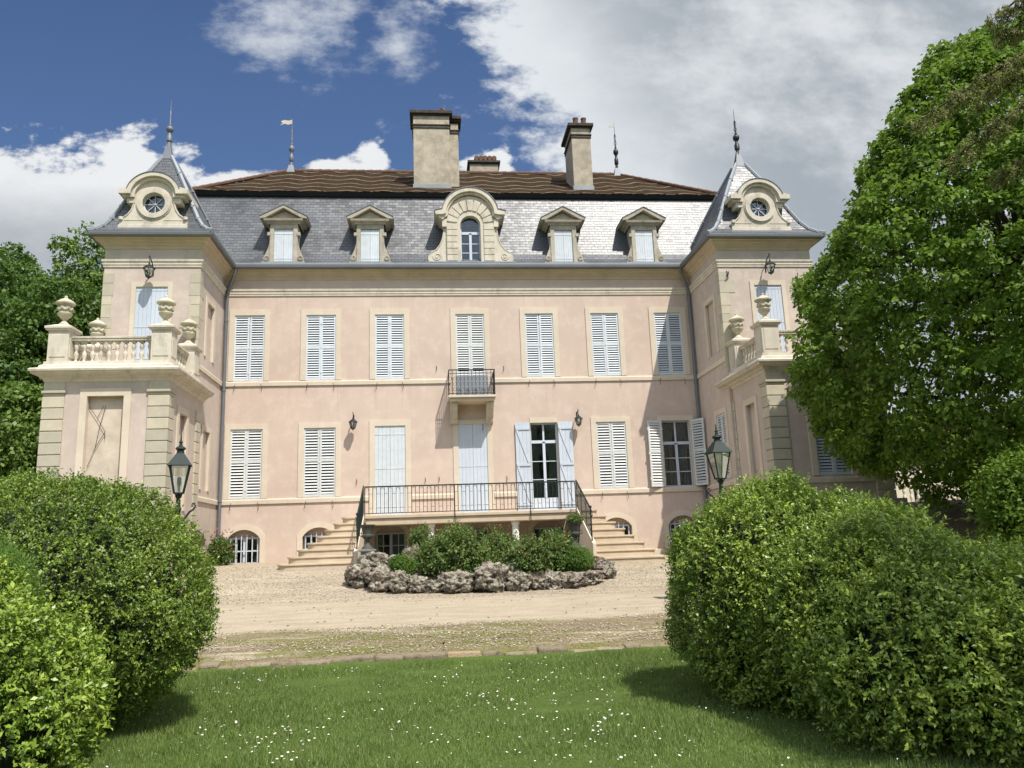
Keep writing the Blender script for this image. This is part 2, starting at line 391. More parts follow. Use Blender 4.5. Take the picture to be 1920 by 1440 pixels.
M['core'] = simple('dark_hull', (.018, .028, .010), .95, .2, 8, 40, .8)  # dark hull colour standing in for shade inside the foliage

m_, q, o = newmat('grey_quoin_stone'); g_ = q.node('ShaderNodeNewGeometry'); p_ = g_.outputs['Position']
c_ = q.mix(g_.outputs['Random Per Island'], (.40, .37, .29), (.54, .48, .36)); c_ = q.mix(q.range(q.noise(p_, 4, 5, .6), .35, .7, 0, .5), c_, (.33, .31, .25))
pbr(q, o, c_, .9, q.noise(p_, 45, 4, .7), .4, .012, .2); M['greystone'] = m_
# ================================================================== THE HOUSE
XL, XR, YF = -6.92, 9.45, 27.0
YW, YP = 24.1, 21.5
COLS = [-6.05, -3.67, -1.35, 1.43, 3.87, 6.22, 8.53]
house = thing('country_house', (1.27, 27, 1.2), 'pink stucco country mansion with slate mansard roof, white shutters and two corner pavilions', 'mansion')

def wallplane(mb, u0, u1, z0, z1, holes, fmap, depth=.22, mi=0):
    us = sorted({u0, u1} | {h[k] for h in holes for k in (0, 1)}); zs = sorted({z0, z1} | {h[k] for h in holes for k in (2, 3)})
    for i in range(len(us)-1):
        for j in range(len(zs)-1):
            uc, zc = (us[i]+us[i+1])/2, (zs[j]+zs[j+1])/2
            if any(h[0] < uc < h[1] and h[2] < zc < h[3] for h in holes): continue
            mb.add([fmap(us[i], zs[j], 0), fmap(us[i+1], zs[j], 0), fmap(us[i+1], zs[j+1], 0), fmap(us[i], zs[j+1], 0)], [(0, 1, 2, 3)], mi)
    for h in holes:
        a, b, c, d_ = h[:4]; rise = h[4] if len(h) > 4 else 0; back = h[5] if len(h) > 5 else False; dp = h[6] if len(h) > 6 else depth
        sp = d_ - rise
        def q(p, r): mb.add([fmap(p[0], p[1], 0), fmap(r[0], r[1], 0), fmap(r[0], r[1], dp), fmap(p[0], p[1], dp)], [(0, 1, 2, 3)], mi)
        q((a, c), (a, sp)); q((b, sp), (b, c)); q((b, c), (a, c))
        if rise:
            n = 12; w = (b-a)/2; cx = (a+b)/2
            R = (w*w + rise*rise)/(2*rise); cz = d_ - R; th = math.asin(w/R)
            arc = [(cx + R*math.sin(-th + 2*th*k/n), cz + R*math.cos(-th + 2*th*k/n)) for k in range(n+1)]
            for k in range(n):
                q(arc[k], arc[k+1])
                p, r = arc[k], arc[k+1]
                mb.add([fmap(p[0], p[1], 0), fmap(r[0], r[1], 0), fmap(r[0], d_, 0), fmap(p[0], d_, 0)], [(0, 1, 2, 3)], mi)
        else: q((a, d_), (b, d_))
        if back: mb.add([fmap(a, c, dp), fmap(b, c, dp), fmap(b, d_, dp), fmap(a, d_, dp)], [(0, 1, 2, 3)], mi)
fY = lambda Y: (lambda u, z, d_: (u, Y + d_, z))
def fX(X, s): return lambda u, z, d_: (X + s*d_, u, z)

# ---------------- main wall
UZ0, UZ1, LZ0, LZ1, DZ0, DZ1 = 7.36, 9.66, 3.43, 5.74, 2.72, 5.76
holes = []
for i, x in enumerate(COLS):
    holes.append((x-.51, x+.51, 6.62 if i == 3 else UZ0, UZ1))
    dr = i in (2, 3, 4)
    hw = .52 if i == 2 else .5 if i == 3 else .48 if i == 4 else .53
    holes.append((x-hw, x+hw, DZ0 if dr else LZ0, DZ1 if dr else LZ1))
    holes.append((x-.53, x+.53, 1.35, 2.46, .30, True))
mb = MB(); wallplane(mb, XL, XR, .7, 11.35, holes, fY(YF), .26)
mb.add([(-9.6, 37.5, .7), (-9.6, 27, .7), (-9.6, 27, 11.35), (-9.6, 37.5, 11.35)], [(0, 1, 2, 3)])
mb.add([(12.4, 37.5, .7), (12.4, 27, .7), (12.4, 27, 11.35), (12.4, 37.5, 11.35)], [(0, 1, 2, 3)])
mb.add([(-9.6, 37.5, .7), (12.4, 37.5, .7), (12.4, 37.5, 11.35), (-9.6, 37.5, 11.35)], [(0, 1, 2, 3)])
mb.build('wall', M['pink'], house)

# ---------------- shared leaf meshes
def leaf_louvre(w, h, n=27, split=.5, open_face=False):
    m = MB(); s = .062
    m.box(0, s, 0, .04, 0, h).box(w-s, w, 0, .04, 0, h).box(s, w-s, .002, .038, 0, .085).box(s, w-s, .002, .038, h-.08, h)
    zc = h*split; m.box(s, w-s, .002, .038, zc-.05, zc+.05)
    for a, b in ((.085, zc-.05), (zc+.05, h-.08)):
        k = max(2, round((b-a)/(h/n)));
        for i in range(k):
            z = a + (i+.5)*(b-a)/k
            T = Matrix.Translation((0, .02, z)) @ Matrix.Rotation(math.radians(57), 4, 'X')
            m.box(s-.004, w-s+.004, -.036, .036, -.004, .004, T)
    for z in (h*.12, h*.5, h*.87): m.box(-.035, .0, -.012, .012, z-.035, z+.035).box(w, w+.035, -.012, .012, z-.035, z+.035)
    return m
def leaf_plank(w, h, n=4, straps=(.1, .52, .9), zbrace=False):
    m = MB(); g = .006
    for i in range(n): m.box(i*w/n + g*.5, (i+1)*w/n - g*.5, .0, .035, 0, h)
    m.box(.004, w-.004, .012, .03, .004, h-.004)
    for z in straps: m.box(-.03 , w-.02, -.008, .0, h*z-.018, h*z+.018)
    if zbrace:
        for a, b in ((.1, .52), (.52, .9)):
            pass
    return m
def leaf_zed(w, h):
    m = leaf_plank(w, h, 4, ())
    for z in (.08, .52, .93): m.box(.01, w-.01, -.028, .0, h*z-.045, h*z+.045)
    for a, b in ((.10, .50), (.54, .91)):
        p = Vector((w-.06, -.012, h*a)); q_ = Vector((.06, -.012, h*b)); d_ = q_-p
        T = Matrix.Translation((p+q_)/2) @ Matrix.Rotation(-math.atan2(d_.x, d_.z)*-1, 4, 'Y')
        m.box(-.035, .035, -.012, .012, -d_.length/2, d_.length/2, T)
    return m
def casement(w, h, transom=None, rows=3, bar=.045, bottom=0, cols=2, arch=0):
    m = MB(); y0, y1 = 0, .05
    m.box(-w/2, -w/2+bar, y0, y1, 0, h).box(w/2-bar, w/2, y0, y1, 0, h).box(-w/2+bar, w/2-bar, y0+.002, y1-.002, 0, bar+bottom)
    top = h - bar if not arch else h
    if not arch: m.box(-w/2+bar, w/2-bar, y0+.002, y1-.002, h-bar, h)
    lz = transom if transom else h - bar
    m.box(-.045, .045, y0-.012, y1-.004, bar+bottom, lz)
    if transom:
        m.box(-w/2+bar, w/2-bar, y0-.012, y1-.002, transom-.05, transom+.05)
        if not arch: m.box(-.03, .03, y0+.004, y1-.004, transom+.05, top)
    a, b = bar+bottom, (transom-.05 if transom else h-bar)
    for i in range(1, rows):
        z = a + (b-a)*i/rows; m.box(-w/2+bar, -.045, y0+.01, y1-.01, z-.013, z+.013).box(.045, w/2-bar, y0+.01, y1-.01, z-.013, z+.013)
    if cols == 4:
        for x in (-w/4, w/4): m.box(x-.012, x+.012, y0+.012, y1-.012, a, b)
    return m
def curtain(w, h, side, spread=.5):
    m = MB(); n = 16; vs = []; fs = []
    for j in range(9):
        z = h*j/8; k = 1 - (1-spread)*math.sin(PI*min(1, (1-j/8)*1.15))**1.0 * .9
        for i in range(n+1):
            u = i/n; x = u*w*k
            vs.append(((-w + x) if side < 0 else (w - x), .02*math.sin(u*26), z))
    for j in range(8):
        for i in range(n): a = j*(n+1)+i; fs.append((a, a+1, a+n+2, a+n+1))
    m.add(vs, fs); return m
WS = M['white']; WO = M['whiteold']
me_up = leaf_louvre(.505, 2.28).mesh('shutter', WS); me_lo = leaf_louvre(.525, 2.29, 24, .53).mesh('shutter', WO)
me_door = leaf_plank(.515, 3.02, 4, (.09, .52, .92)).mesh('shutter', WS)
me_surU = MB(); 
def surround(w, h, s=.17, top=.2, z0=0, ears=False, bot=0):
    m = MB(); e = .012
    m.box(-w/2-s, -w/2+e, -.032, .1, z0, h-e).box(w/2-e, w/2+s, -.032, .1, z0, h-e).box(-w/2-s, w/2+s, -.032, .1, h-e, h+top)
    if bot: m.box(-w/2-s, w/2+s, -.032, .1, z0-bot, z0)
    return m
me_su = surround(1.02, 2.30).mesh('window', M['cream']); me_sl = surround(1.06, 2.31, .17, .17).mesh('window', M['cream'])
backp = MB().box(-.6, .6, .235, .25, -.1, 3.2).mesh('pane', M['dark'])  # near-black sheet, no glass: paints the darkness behind closed shutters
hook = MB().tube([(-.42, -.05, -.12), (-.46, -.07, -.26), (-.44, -.05, -.36)], .009, 4).tube([(.42, -.05, -.12), (.46, -.07, -.26), (.44, -.05, -.36)], .009, 4).mesh('shutter_hook', M['rustiron'])
def win(x, z, sur, leaf, w, kind='window', hk=True, y=YF, dy=.004, parent=house):
    p = link(kind, sur, parent, (x, y, z))
    for s in (0, 1): link('shutter', leaf, p, ((s-1)*w - (.002 if not s else -.002), dy, .01 + rnd.uniform(-.006, .006)), (0, rnd.uniform(-.006, .006), rnd.uniform(-.012, .012)), local=True)
    link('pane', backp, p, (0, 0, 0), local=True)
    if hk: link('shutter_hook', hook, p, (0, 0, 0), local=True)
    return p
for i, x in enumerate(COLS):
    if i != 3: win(x, UZ0, me_su, me_up, .507)
p = win(COLS[3], UZ0, me_su, leaf_louvre(.505, 2.28).mesh('shutter', WO), .507, hk=False)
mb = surround(1.02, .74, .14, 0.0).build('shutter_base', M['cream'], p, (0, 0, -.74), local=True)
for i in (0, 1, 5): win(COLS[i], LZ0, me_sl, me_lo, .527)
# doors behind closed plank shutters
me_sd = surround(1.04, 3.04, .17, .19).mesh('door', M['cream'])
for i, mt in ((2, 'white'), (3, 'bluewhite')):
    p = link('door', surround(1.04 if i == 2 else 1.0, 3.04, .17, .14 if i == 3 else .19).mesh('door', M['cream']), house, (COLS[i], YF, DZ0))
    lf = leaf_plank(.517 if i == 2 else .497, 3.02, 4).mesh('shutter', M[mt])
    for s in (0, 1): link('shutter', lf, p, ((s-1)*(.519 if i == 2 else .499), .004, .02), local=True)
    link('pane', backp, p, (0, 0, 0), local=True)
# the open glazed door
x = COLS[4]; p = link('door', surround(.96, 3.04, .0, .17).mesh('door', M['cream']), house, (x, YF, DZ0), label='open glazed double door with its plank shutters folded back')
casement(.95, 3.03, 2.38, 3, .05, .42).build('casement', M['bluewhite'], p, (0, .12, 0), local=True)
MB().box(-.44, .44, .14, .15, .47, 3.0).build('pane', M['glass'], p, local=True)
for s in (-1, 1): curtain(.44, 1.9, s, .55).build('curtain', M['curtain'], p, (0, .2, .48), local=True)
MB().box(-.5, .5, .25, .26, 0, 3.05).build('interior_shade', M['dark'], p, local=True)
zl = leaf_zed(.50, 3.02).mesh('shutter', M['bluewhite'])
link('shutter', zl, p, (-.49-.50, -.075, .02), local=True)
link('shutter', zl, p, (.49, -.075, .02), local=True)
# the open window by the right pavilion
x = COLS[6]; p = link('window', surround(1.02, 2.31, .14, .17).mesh('window', M['cream']), house, (x, YF, LZ0), label='window with both louvred shutters swung open and net curtains inside')
casement(1.04, 2.30, 1.52, 3, .05).build('casement', M['bluewhite'], p, (0, .12, 0), local=True)
MB().box(-.5, .5, .14, .15, .05, 2.27).build('pane', M['glass'], p, local=True)
for s in (-1, 1): curtain(.48, 2.2, s, .7).build('curtain', M['creamlight'], p, (0, .2, .03), local=True)
MB().box(-.54, .54, .25, .26, 0, 2.31).build('interior_shade', M['dark'], p, local=True)
link('shutter', me_lo, p, (-.53 - .525*math.cos(.25), -.05-.13, .01), (0, 0, .25), local=True)
link('shutter', me_lo, p, (.54, -.06, .01), (0, 0, -1.0), local=True)
# basement windows in arched recesses
def arched_surround(w, z0, spring, rise, s=.16):
    a = w/2; R = (a*a+rise*rise)/(2*rise); cz = spring+rise-R; th = math.asin(a/R); n = 14
    inner = [(-a+.012, z0)] + [((R-.012)*math.sin(-th+2*th*k/n), cz+(R-.012)*math.cos(-th+2*th*k/n)) for k in range(n+1)] + [(a-.012, z0)]
    R2 = R+s*1.05; a2 = a+s; th2 = math.asin(min(.999, a2/R2))
    outer = [(a2, z0)] + [(R2*math.sin(th2-2*th2*k/n), cz+R2*math.cos(th2-2*th2*k/n)) for k in range(n+1)] + [(-a2, z0)]
    m = MB()
    loop = inner + outer; m.prism(loop, -.028, .08); return m
me_ar = arched_surround(1.06, 0, .81, .30).mesh('basement_window', M['cream'])
bars = MB()
for k in range(6): bars.tube([(-.43+.172*k, .10, .02), (-.43+.172*k, .10, .97 - .12*abs(k-2.5)/2.5)], .017, 6)
bars.box(-.53, .53, .085, .115, .40, .425)
me_bars = bars.mesh('window_bars', M['white'])
me_bc = casement(.98, .86, None, 2, .06, 0, 4).mesh('casement', M['bluewhite'])
for i, x in enumerate(COLS):
    p = link('basement_window', me_ar, house, (x, YF, 1.35))
    link('casement', me_bc, p, (0, .19, 0), local=True)
    MB().box(-.5, .5, .22, .23, .02, .84).build('pane', M['glass'], p, local=True)
    MB().box(-.49, .49, .245, .255, 0.01, .855).build('interior_shade', M['dark'], p, local=True)
    if i in (0, 1, 5, 6): link('window_bars', me_bars, p, (0, 0, 0), local=True)

# ---------------- bands, cornice, gutter
chain = [(-9.74, 27.4), (-9.74, YW), (XL, YW), (XL, YF), (XR, YF), (XR, YW), (12.62, YW), (12.62, 27.4)]
MB().sweep([(0, 10.33), (.03, 10.33), (.035, 10.40), (.05, 10.405), (.05, 10.49), (.075, 10.50), (.085, 10.57), (0, 10.60)], chain).build('string_course', M['creamlight'], house)
MB().sweep([(0, 10.90), (.03, 10.92), (.05, 10.99), (.10, 11.02), (.12, 11.07), (.22, 11.11), (.24, 11.17), (.29, 11.19), (.30, 11.30), (0, 11.34)], chain).build('cornice', M['soffit'], house)
MB().sweep([(.30, 11.24), (.33, 11.215), (.38, 11.21), (.42, 11.24), (.43, 11.30), (.43, 11.345), (.41, 11.35), (.30, 11.35)], chain).build('gutter', M['zinc'], house)
bp = [(0, 0), (.045, 0), (.05, .12), (.035, .155), (0, .165)]
def band(path, z, name='sill_band'): MB().sweep([(a, b+z) for a, b in bp], path).build(name, M['cream'], house)
band([(XL, YW), (XL, YF), (.72, YF)], 7.18); band([(2.14, YF), (XR, YF), (XR, YW)], 7.18)
band([(XL, YW), (XL, YF), (COLS[2]-.7, YF)], 3.26); band([(COLS[2]+.7, YF), (COLS[3]-.68, YF)], 3.26, 'apron_band'); band([(COLS[3]+.68, YF), (COLS[4]-1.0, YF)], 3.26, 'apron_band')
band([(COLS[4]+1.0, YF), (XR, YF), (XR, YW)], 3.26)
MB().sweep([(0, .95), (.06, .95), (.07, 1.42), (0, 1.46)], [(XL, YW), (XL, YF), (COLS[0]-.72, YF)]).build('plinth', M['cream'], house)
for a, b in zip(COLS[:-1], COLS[1:]): MB().sweep([(0, .95), (.06, .95), (.07, 1.34), (0, 1.37)], [(a+.71, YF), (b-.71, YF)]).build('plinth', M['cream'], house)
for px, s in (((421, 700), 1), ((1301.5, 680), -1)):
    X = at(px[0], px[1], 26.9).x
    m = MB().tube([(X + s*.32, 26.66, 11.22), (X + s*.30, 26.68, 11.08), (X+s*.04, 26.88, 10.62), (X, 26.9, 10.4), (X, 26.9, 1.1)], .052, 10)
    for z in (9.4, 7.0, 3.35, 2.0): m.tube([(X, 26.9, z), (X, 26.9, z+.06)], .066, 10)
    m.build('downpipe', M['zinc'], house, smooth=True)

# ---------------- balcony
b0 = MB(); bx0, bx1, by0 = .64, 2.17, 26.15
b0.box(bx0-.03, bx1+.03, by0-.03, 27.02, 6.52, 6.60).box(bx0+.03, bx1-.03, by0+.04, 27.02, 6.42, 6.52)
balc = b0.build('balcony', M['cream'], house, bevel=.012)
for s in (bx0+.16, bx1-.16):
    MB().prism([(26.35, 6.42), (26.35, 6.28), (26.5, 6.18), (26.62, 6.0), (26.78, 5.9), (26.8, 5.78), (27.0, 5.74), (27.0, 6.42)], s-.12, s+.12, 'x').build('bracket', M['creamlight'], balc, bevel=.01)
r = MB()
def bar(m, a, b, rr=.009): m.tube([a, b], rr, 5)
pts = [(bx0, 27.0), (bx0, by0), (bx1, by0), (bx1, 27.0)]
for (xa, ya), (xb, yb) in zip(pts[:-1], pts[1:]):
    bar(r, (xa, ya, 7.46), (xb, yb, 7.46), .02); bar(r, (xa, ya, 7.34), (xb, yb, 7.34), .01); bar(r, (xa, ya, 6.66), (xb, yb, 6.66), .012)
    n = max(4, round(((xb-xa)**2+(yb-ya)**2)**.5/.13))
    for k in range(n+1):
        u = k/n; x_, y_ = xa+(xb-xa)*u, ya+(yb-ya)*u
        bar(r, (x_, y_, 6.6), (x_, y_, 7.46), .008)
        if k < n:
            cx, cy = x_+(xb-xa)/n/2, y_+(yb-ya)/n/2
            for zc in (6.8, 6.98, 7.16):
                ang = [(cx + .045*math.cos(q)*(xb-xa)/(abs(xb-xa)+abs(yb-ya)), cy+.045*math.cos(q)*(yb-ya)/(abs(xb-xa)+abs(yb-ya)), zc+.06*math.sin(q)) for q in np.linspace(0, 2*PI, 9)]
                r.tube(ang, .006, 4)
r.build('balcony_railing', M['blackiron'], balc)
sc = MB()
for x0 in (1.0, 1.27, 1.54, 1.81):
    sc.tube([(x0+.1*math.cos(q)*(1-q/16), 26.56, 6.82+.13*math.sin(q)*(1-q/16)) for q in np.linspace(0, 4*PI, 26)], .008, 4)
sc.box(.88, 1.97, 26.59, 26.6, 6.62, 7.36)
sc.build('grey_screen', M['zinclight'], balc)

# ---------------- mansard, tile roof
mp = [(-9.6, 37.4), (-9.6, 27), (12.4, 27), (12.4, 37.4)]
mb = MB().sweep([(.40, 11.34), (.18, 11.48), (-.02, 11.68), (-.17, 11.92), (-.36, 12.4), (-.70, 13.3), (-1.15, 14.62)], mp, close_prof=False)
mans = mb.build('mansard_roof', M['slate'], house)
MB().sweep([(-.05+.02, 11.345), (.415, 11.345), (.415, 11.375), (.3, 11.43), (-.05+.02, 11.5)], [(XL+.35, 27), (XR-.3, 27)]).build('eaves_flashing', M['zinclight'], house)
MB().sweep([(-1.10, 14.50), (-1.04, 14.52), (-.95, 14.655), (-1.4, 14.70)], mp).build('shadow_fascia', M['shadow_fascia'], house)  # dark strip standing in for the shadowed gap under the tiles
ex0, ex1, ey0, ey1, ez = -8.62, 11.42, 28.0, 36.2, 14.70
rx0, rx1, ry, rz = -5.87, 8.45, 32.1, 17.52
vs = []; fs = []; nu, nv = 90, 12
def sag(x, y): return .05*noise.noise(Vector((x*.35, y*.5, 3))) + .02*noise.noise(Vector((x*2.1, y*2, 8)))
def grid(p00, p10, p01, p11, nu, nv):
    vs = []; fs = []
    for j in range(nv+1):
        for i in range(nu+1):
            a = Vector(p00).lerp(Vector(p10), i/nu); b = Vector(p01).lerp(Vector(p11), i/nu); p = a.lerp(b, j/nv)
            p.z += sag(p.x, p.y) - .06*math.sin(PI*j/nv); vs.append(p)
    for j in range(nv):
        for i in range(nu): a = j*(nu+1)+i; fs.append((a, a+1, a+nu+2, a+nu+1))
    return vs, fs
mb = MB()
mb.add(*grid((ex0, ey0, ez), (ex1, ey0, ez), (rx0, ry, rz), (rx1, ry, rz), 90, 12))
mb.add(*grid((ex0, ey1, ez), (ex1, ey1, ez), (rx0, ry, rz), (rx1, ry, rz), 40, 6))
mb.add(*grid((ex0, ey0, ez), (ex0, ey1, ez), (rx0, ry, rz), (rx0+.01, ry, rz), 12, 8)); mb.add(*grid((ex1, ey0, ez), (ex1, ey1, ez), (rx1, ry, rz), (rx1+.01, ry, rz), 12, 8))
for k in range(160):                                            # ragged tile ends over the eaves
    x_ = ex0 + (ex1-ex0)*k/160; z_ = ez + sag(x_, ey0); mb.box(x_+.004, x_+(ex1-ex0)/160-.004, ey0-.02-.05*rnd.random(), ey0+.12, z_-.035+.01*rnd.random(), z_-.008)
troof = mb.build('tiled_roof', M['tiles'], house)
mb = MB()
def ridge(a, b, n, r=.10):
    a, b = Vector(a), Vector(b)
    for k in range(n): 
        p, q_ = a.lerp(b, k/n), a.lerp(b, (k+1.05)/n); mb.tube([p, q_], [r*.78, r], 8)
ridge((rx0, ry, rz), (rx1, ry, rz), 40); ridge((ex0, ey0, ez), (rx0, ry, rz), 14, .085); ridge((ex1, ey0, ez), (rx1, ry, rz), 14, .085)
mb.build('ridge_tiles', M['terracotta'], house)

# ---------------- chimneys
def chimney(x0, x1, y0, y1, z0, z1, bands, pots, label, extra=None, capw=.08, mt='chimney'):
    m = MB().box(x0, x1, y0, y1, z0, z1)
    if extra: m.box(*extra)
    c = m.build('chimney', M[mt], house, bevel=.015, label=label)
    b = MB()
    for za, zb, o in bands:
        b.box(x0-o, x1+o, y0-o, y1+o, za, zb)
        if extra: b.box(extra[0]-.001, extra[1]+o, extra[2]-o, extra[3]+o, za-.03, zb-.03)
    b.build('chimney_cap', M['chimdark'], c, bevel=.015)
    for (px_, py_, h, r_) in pots: MB().lathe([(r_, 0), (r_*.95, h*.8), (r_*1.1, h), (r_*.8, h), (r_*.7, h*.4)], (px_, py_, z1+.02), 10).build('chimney_pot', M['terracotta'], c)
    if y0 < 32: MB().box(x0-.03, x1+.03, y0-.03, y1+.03, z0, z0 + flash(y0)).build('flashing', M['zinclight'], c)
    return c
def roofz(y): return ez + (rz-ez)*(y-ey0)/(ry-ey0)
def flash(y): return roofz(y) - 14.6 + .10
big = chimney(-.49, .93, 29.0, 30.1, 14.6, 18.50, [(17.86, 17.92, .03), (17.98, 18.03, .05), (18.40, 18.46, .05), (18.46, 18.60, .13)], [], 'widest chimney, with a stepped side and rubble on top', extra=(.93, 1.29, 29.35, 30.1, 14.6, 18.28))
mb = MB()
for k in range(26):
    x_, y_ = rnd.uniform(-.35, 1.2), rnd.uniform(29.05, 29.9); s_ = rnd.uniform(.06, .13); hz = 18.60 + .10*math.cos((x_-.35)*1.8)
    T = Matrix.Translation((x_, y_, hz)) @ Matrix.Rotation(rnd.uniform(0, 3), 4, 'Z') @ Matrix.Rotation(rnd.uniform(-.4, .4), 4, 'X')
    mb.box(-s_, s_, -s_, s_, -s_*.5, s_*.5, T)
mb.build('chimney_rubble', M['terracotta'], big, bevel=.01)
chimney(5.80, 6.57, 29.0, 30.55, 14.6, 18.10, [(17.55, 17.60, .03), (17.66, 17.71, .05), (17.98, 18.03, .05), (18.03, 18.16, .13)], [(6.05, 29.25, .42, .11), (6.38, 29.25, .42, .11)], 'slender tall chimney with two small pots')
chimney(1.98, 3.28, 33.8, 34.9, 15.5, 18.92, [(18.80, 18.86, .04), (18.86, 18.97, .10)], [], 'low chimney standing behind the ridge', mt='chimney')
mb = MB()
for k in range(5): mb.tube([(2.3+.2*k, 33.75, 19.10), (2.3+.2*k, 34.6, 19.10)], [.12, .12], 8)
mb.build('ridge_tiles', M['terracotta'], house)

# ---------------- roof finials
def finial(base, h, parent, vane=None, name='finial', mt='zinc', cage=False):
    x, y, z = base
    m = MB().lathe([(.09, -.15), (.075, 0), (.055, h*.10), (.09, h*.12), (.09, h*.22), (.06, h*.24), (.05, h*.30), (.10, h*.33), (.12, h*.37), (.10, h*.41), (.04, h*.44), (.05, h*.46), (.022, h*.5), (.03, h*.60), (.018, h*.63), (.028, h*.74), (.012, h*.76), (.006, h)], base, 10)
    if cage:
        for k in range(4):
            a = k*PI/2
            m.tube([(x+math.cos(a)*r_, y+math.sin(a)*r_, z+h*q) for r_, q in ((.02, .5), (.07, .56), (.02, .62), (.055, .68), (.015, .75))], .007, 4)
    f = m.build(name, M[mt], parent, smooth=True)
    if vane is not None:
        v = MB(); pts_ = [(-.30, 0), (-.22, .05), (-.1, .03), (0, .06), (0, -.06), (-.1, -.09), (-.2, -.06), (-.32, -.11), (-.24, -.04)]
        v.prism([(x+a*vane, z+h*.93+b*vane) for a, b in pts_], y-.008, y+.008); v.build('weather_vane', M['creamlight'], f)
    return f
f1 = (at(546, 322, 32.1).x, 32.1, 17.5)
MB().frustum((f1[0], 32.1), .17, .09, 17.4, 17.75).build('finial_base', M['zinclight'], house)
finial((f1[0], 32.1, 17.7), at(540, 222, 32.1).z-17.7, house, 1.6, 'roof_finial', 'zinc', True)
f2 = at(1157, 322, 32.1)
MB().frustum((f2.x, 32.1), .17, .09, 17.4, 17.8).build('finial_base', M['zinclight'], house)
finial((f2.x, 32.1, 17.75), at(1155, 230, 32.1).z-17.75, house, .8, 'roof_finial', 'blackiron', True)

# ---------------- small dormers
def spiral(cx, cz, y, r0, turns, s, rr, m, n=30):
    m.tube([(cx + s*r0*(1-.8*k/n)*math.cos(-turns*2*PI*k/n), y, cz + r0*(1-.8*k/n)*math.sin(-turns*2*PI*k/n)) for k in range(n+1)], rr, 5)
def bulge(h, w0, w1, n=14):      # scroll outline from a narrow top to a wide foot
    return [(w0 + (w1-w0)*(.5-.5*math.cos(PI*min(1, (k/n)**1.5*1.05))), h*(1-k/n)) for k in range(n+1)]
m0 = MB(); D0 = 1.24
for s in (-1, 1): m0.box(min(s*.33, s*.47), max(s*.33, s*.47), 0, 1.0, 0, D0)
m0.box(-.47, .47, .001, 1.2, D0, 1.42)
me_dorm = m0.mesh('dormer', M['dormerstone'])
me_scr = []
for s in (-1, 1):
    c0 = MB()
    o_ = bulge(.98, .48, .70); c0.prism([(s*.458, .0), (s*.458, .98)] + [(s*a, b) for a, b in o_][::1] + [(s*.70, 0)], .04, .20)
    spiral(s*.575, .17, .03, .10, 1.7, s, .02, c0)
    c0.box(min(s*.44, s*.56), max(s*.44, s*.56), -.02, .16, .98, 1.10)
    me_scr.append(c0.mesh('scroll', M['dormerstone']))
e0 = MB().sweep([(0, 1.40), (.03, 1.40), (.05, 1.46), (.14, 1.49), (.16, 1.56), (0, 1.58)], [(-.52, 1.0), (-.52, 0), (.52, 0), (.52, 1.0)])
W_, A_ = .76, 2.03
e0.prism([(-.60, 1.58), (.60, 1.58), (0, 1.90)], .02, 1.25)
for s in (-1, 1):
    e0.prism([(s*.80, 1.56), (s*.80, 1.63), (0, 2.06), (0, 1.95), (s*.62, 1.58)], -.16, 1.3)
me_ped = e0.mesh('pediment', M['dormerstone'])
l0 = MB()
for s in (-1, 1): l0.prism([(s*.82, 1.632), (s*.82, 1.66), (0, 2.095), (0, 2.065)], -.18, 1.45)
me_lead = l0.mesh('lead_cover', M['zinc'])
me_ds = leaf_plank(.325, 1.22, 4, (.12, .86)).mesh('shutter', WS)
me_sill = MB().box(-.74, .74, -.06, .3, -.05, -.002).mesh('sill', M['zinclight'])
dorm = []
for x in (-4.97, -2.0, 4.88, 7.86):
    p = link('dormer', me_dorm, house, (x, 26.85, 11.51))
    for nm, me in (('scroll', me_scr[0]), ('scroll', me_scr[1]), ('pediment', me_ped), ('lead_cover', me_lead), ('sill', me_sill)): link(nm, me, p, (0, 0, 0), local=True)
    for s in (0, 1): link('shutter', me_ds, p, ((s-1)*.328, .05, .01), local=True)
    MB().box(-.34, .34, .10, .11, 0, 1.25).build('pane', M['dark'], p, local=True)  # dark sheet painting the shade behind the dormer shutters

# ---------------- arched central dormer
cx = 1.53; AX = 1.53
def arc(r, z, n=24, a0=0, a1=PI): return [(r*math.cos(a0+(a1-a0)*k/n), z + r*math.sin(a0+(a1-a0)*k/n)) for k in range(n+1)]
op = [(.36, .02)] + arc(.36, 1.38) + [(-.36, .02)]
body = [(.86, 0)] + arc(.86, 1.62) + [(-.86, 0)]
m = MB().prism([body, op], 0, 1.6)
D = m.build('arched_dormer', M['creamlight'], house, (AX, 26.8, 11.51), label='large arched central dormer with a glazed window')
j = MB()                                               # rusticated pilasters and the ring of voussoirs, proud blocks
for s in (-1, 1):
    for k in range(6): j.box(min(s*.47, s*.84), max(s*.47, s*.84), -.035, .01, .03+k*.235, .03+k*.235+.215)
for k in range(9):
    a0, a1 = PI*k/9+.025, PI*(k+1)/9-.025
    j.prism([(.84*math.cos(a0), 1.5+.84*math.sin(a0))]+[(.84*math.cos(a1), 1.5+.84*math.sin(a1))]+[(.47*math.cos(a1), 1.46+.47*math.sin(a1)), (.47*math.cos(a0), 1.46+.47*math.sin(a0))], -.035, .01)
j.build('quoin', M['creamlight'], D, local=True, bevel=.006)
h = MB()
path = [(-1.22, 1.80), (-1.02, 1.80)] ; 
hz = 1.74
o1 = [(1.24, 1.72), (1.24, 1.86), (1.02, 1.92)] + arc(1.00, hz, 24, .18, PI-.18) + [(-1.02, 1.92), (-1.24, 1.86), (-1.24, 1.72), (-1.0, 1.72)] + arc(.86, hz, 24, PI-.02, .02)[0:] + [(1.0, 1.72)]
h.prism(o1, -.17, 1.3)
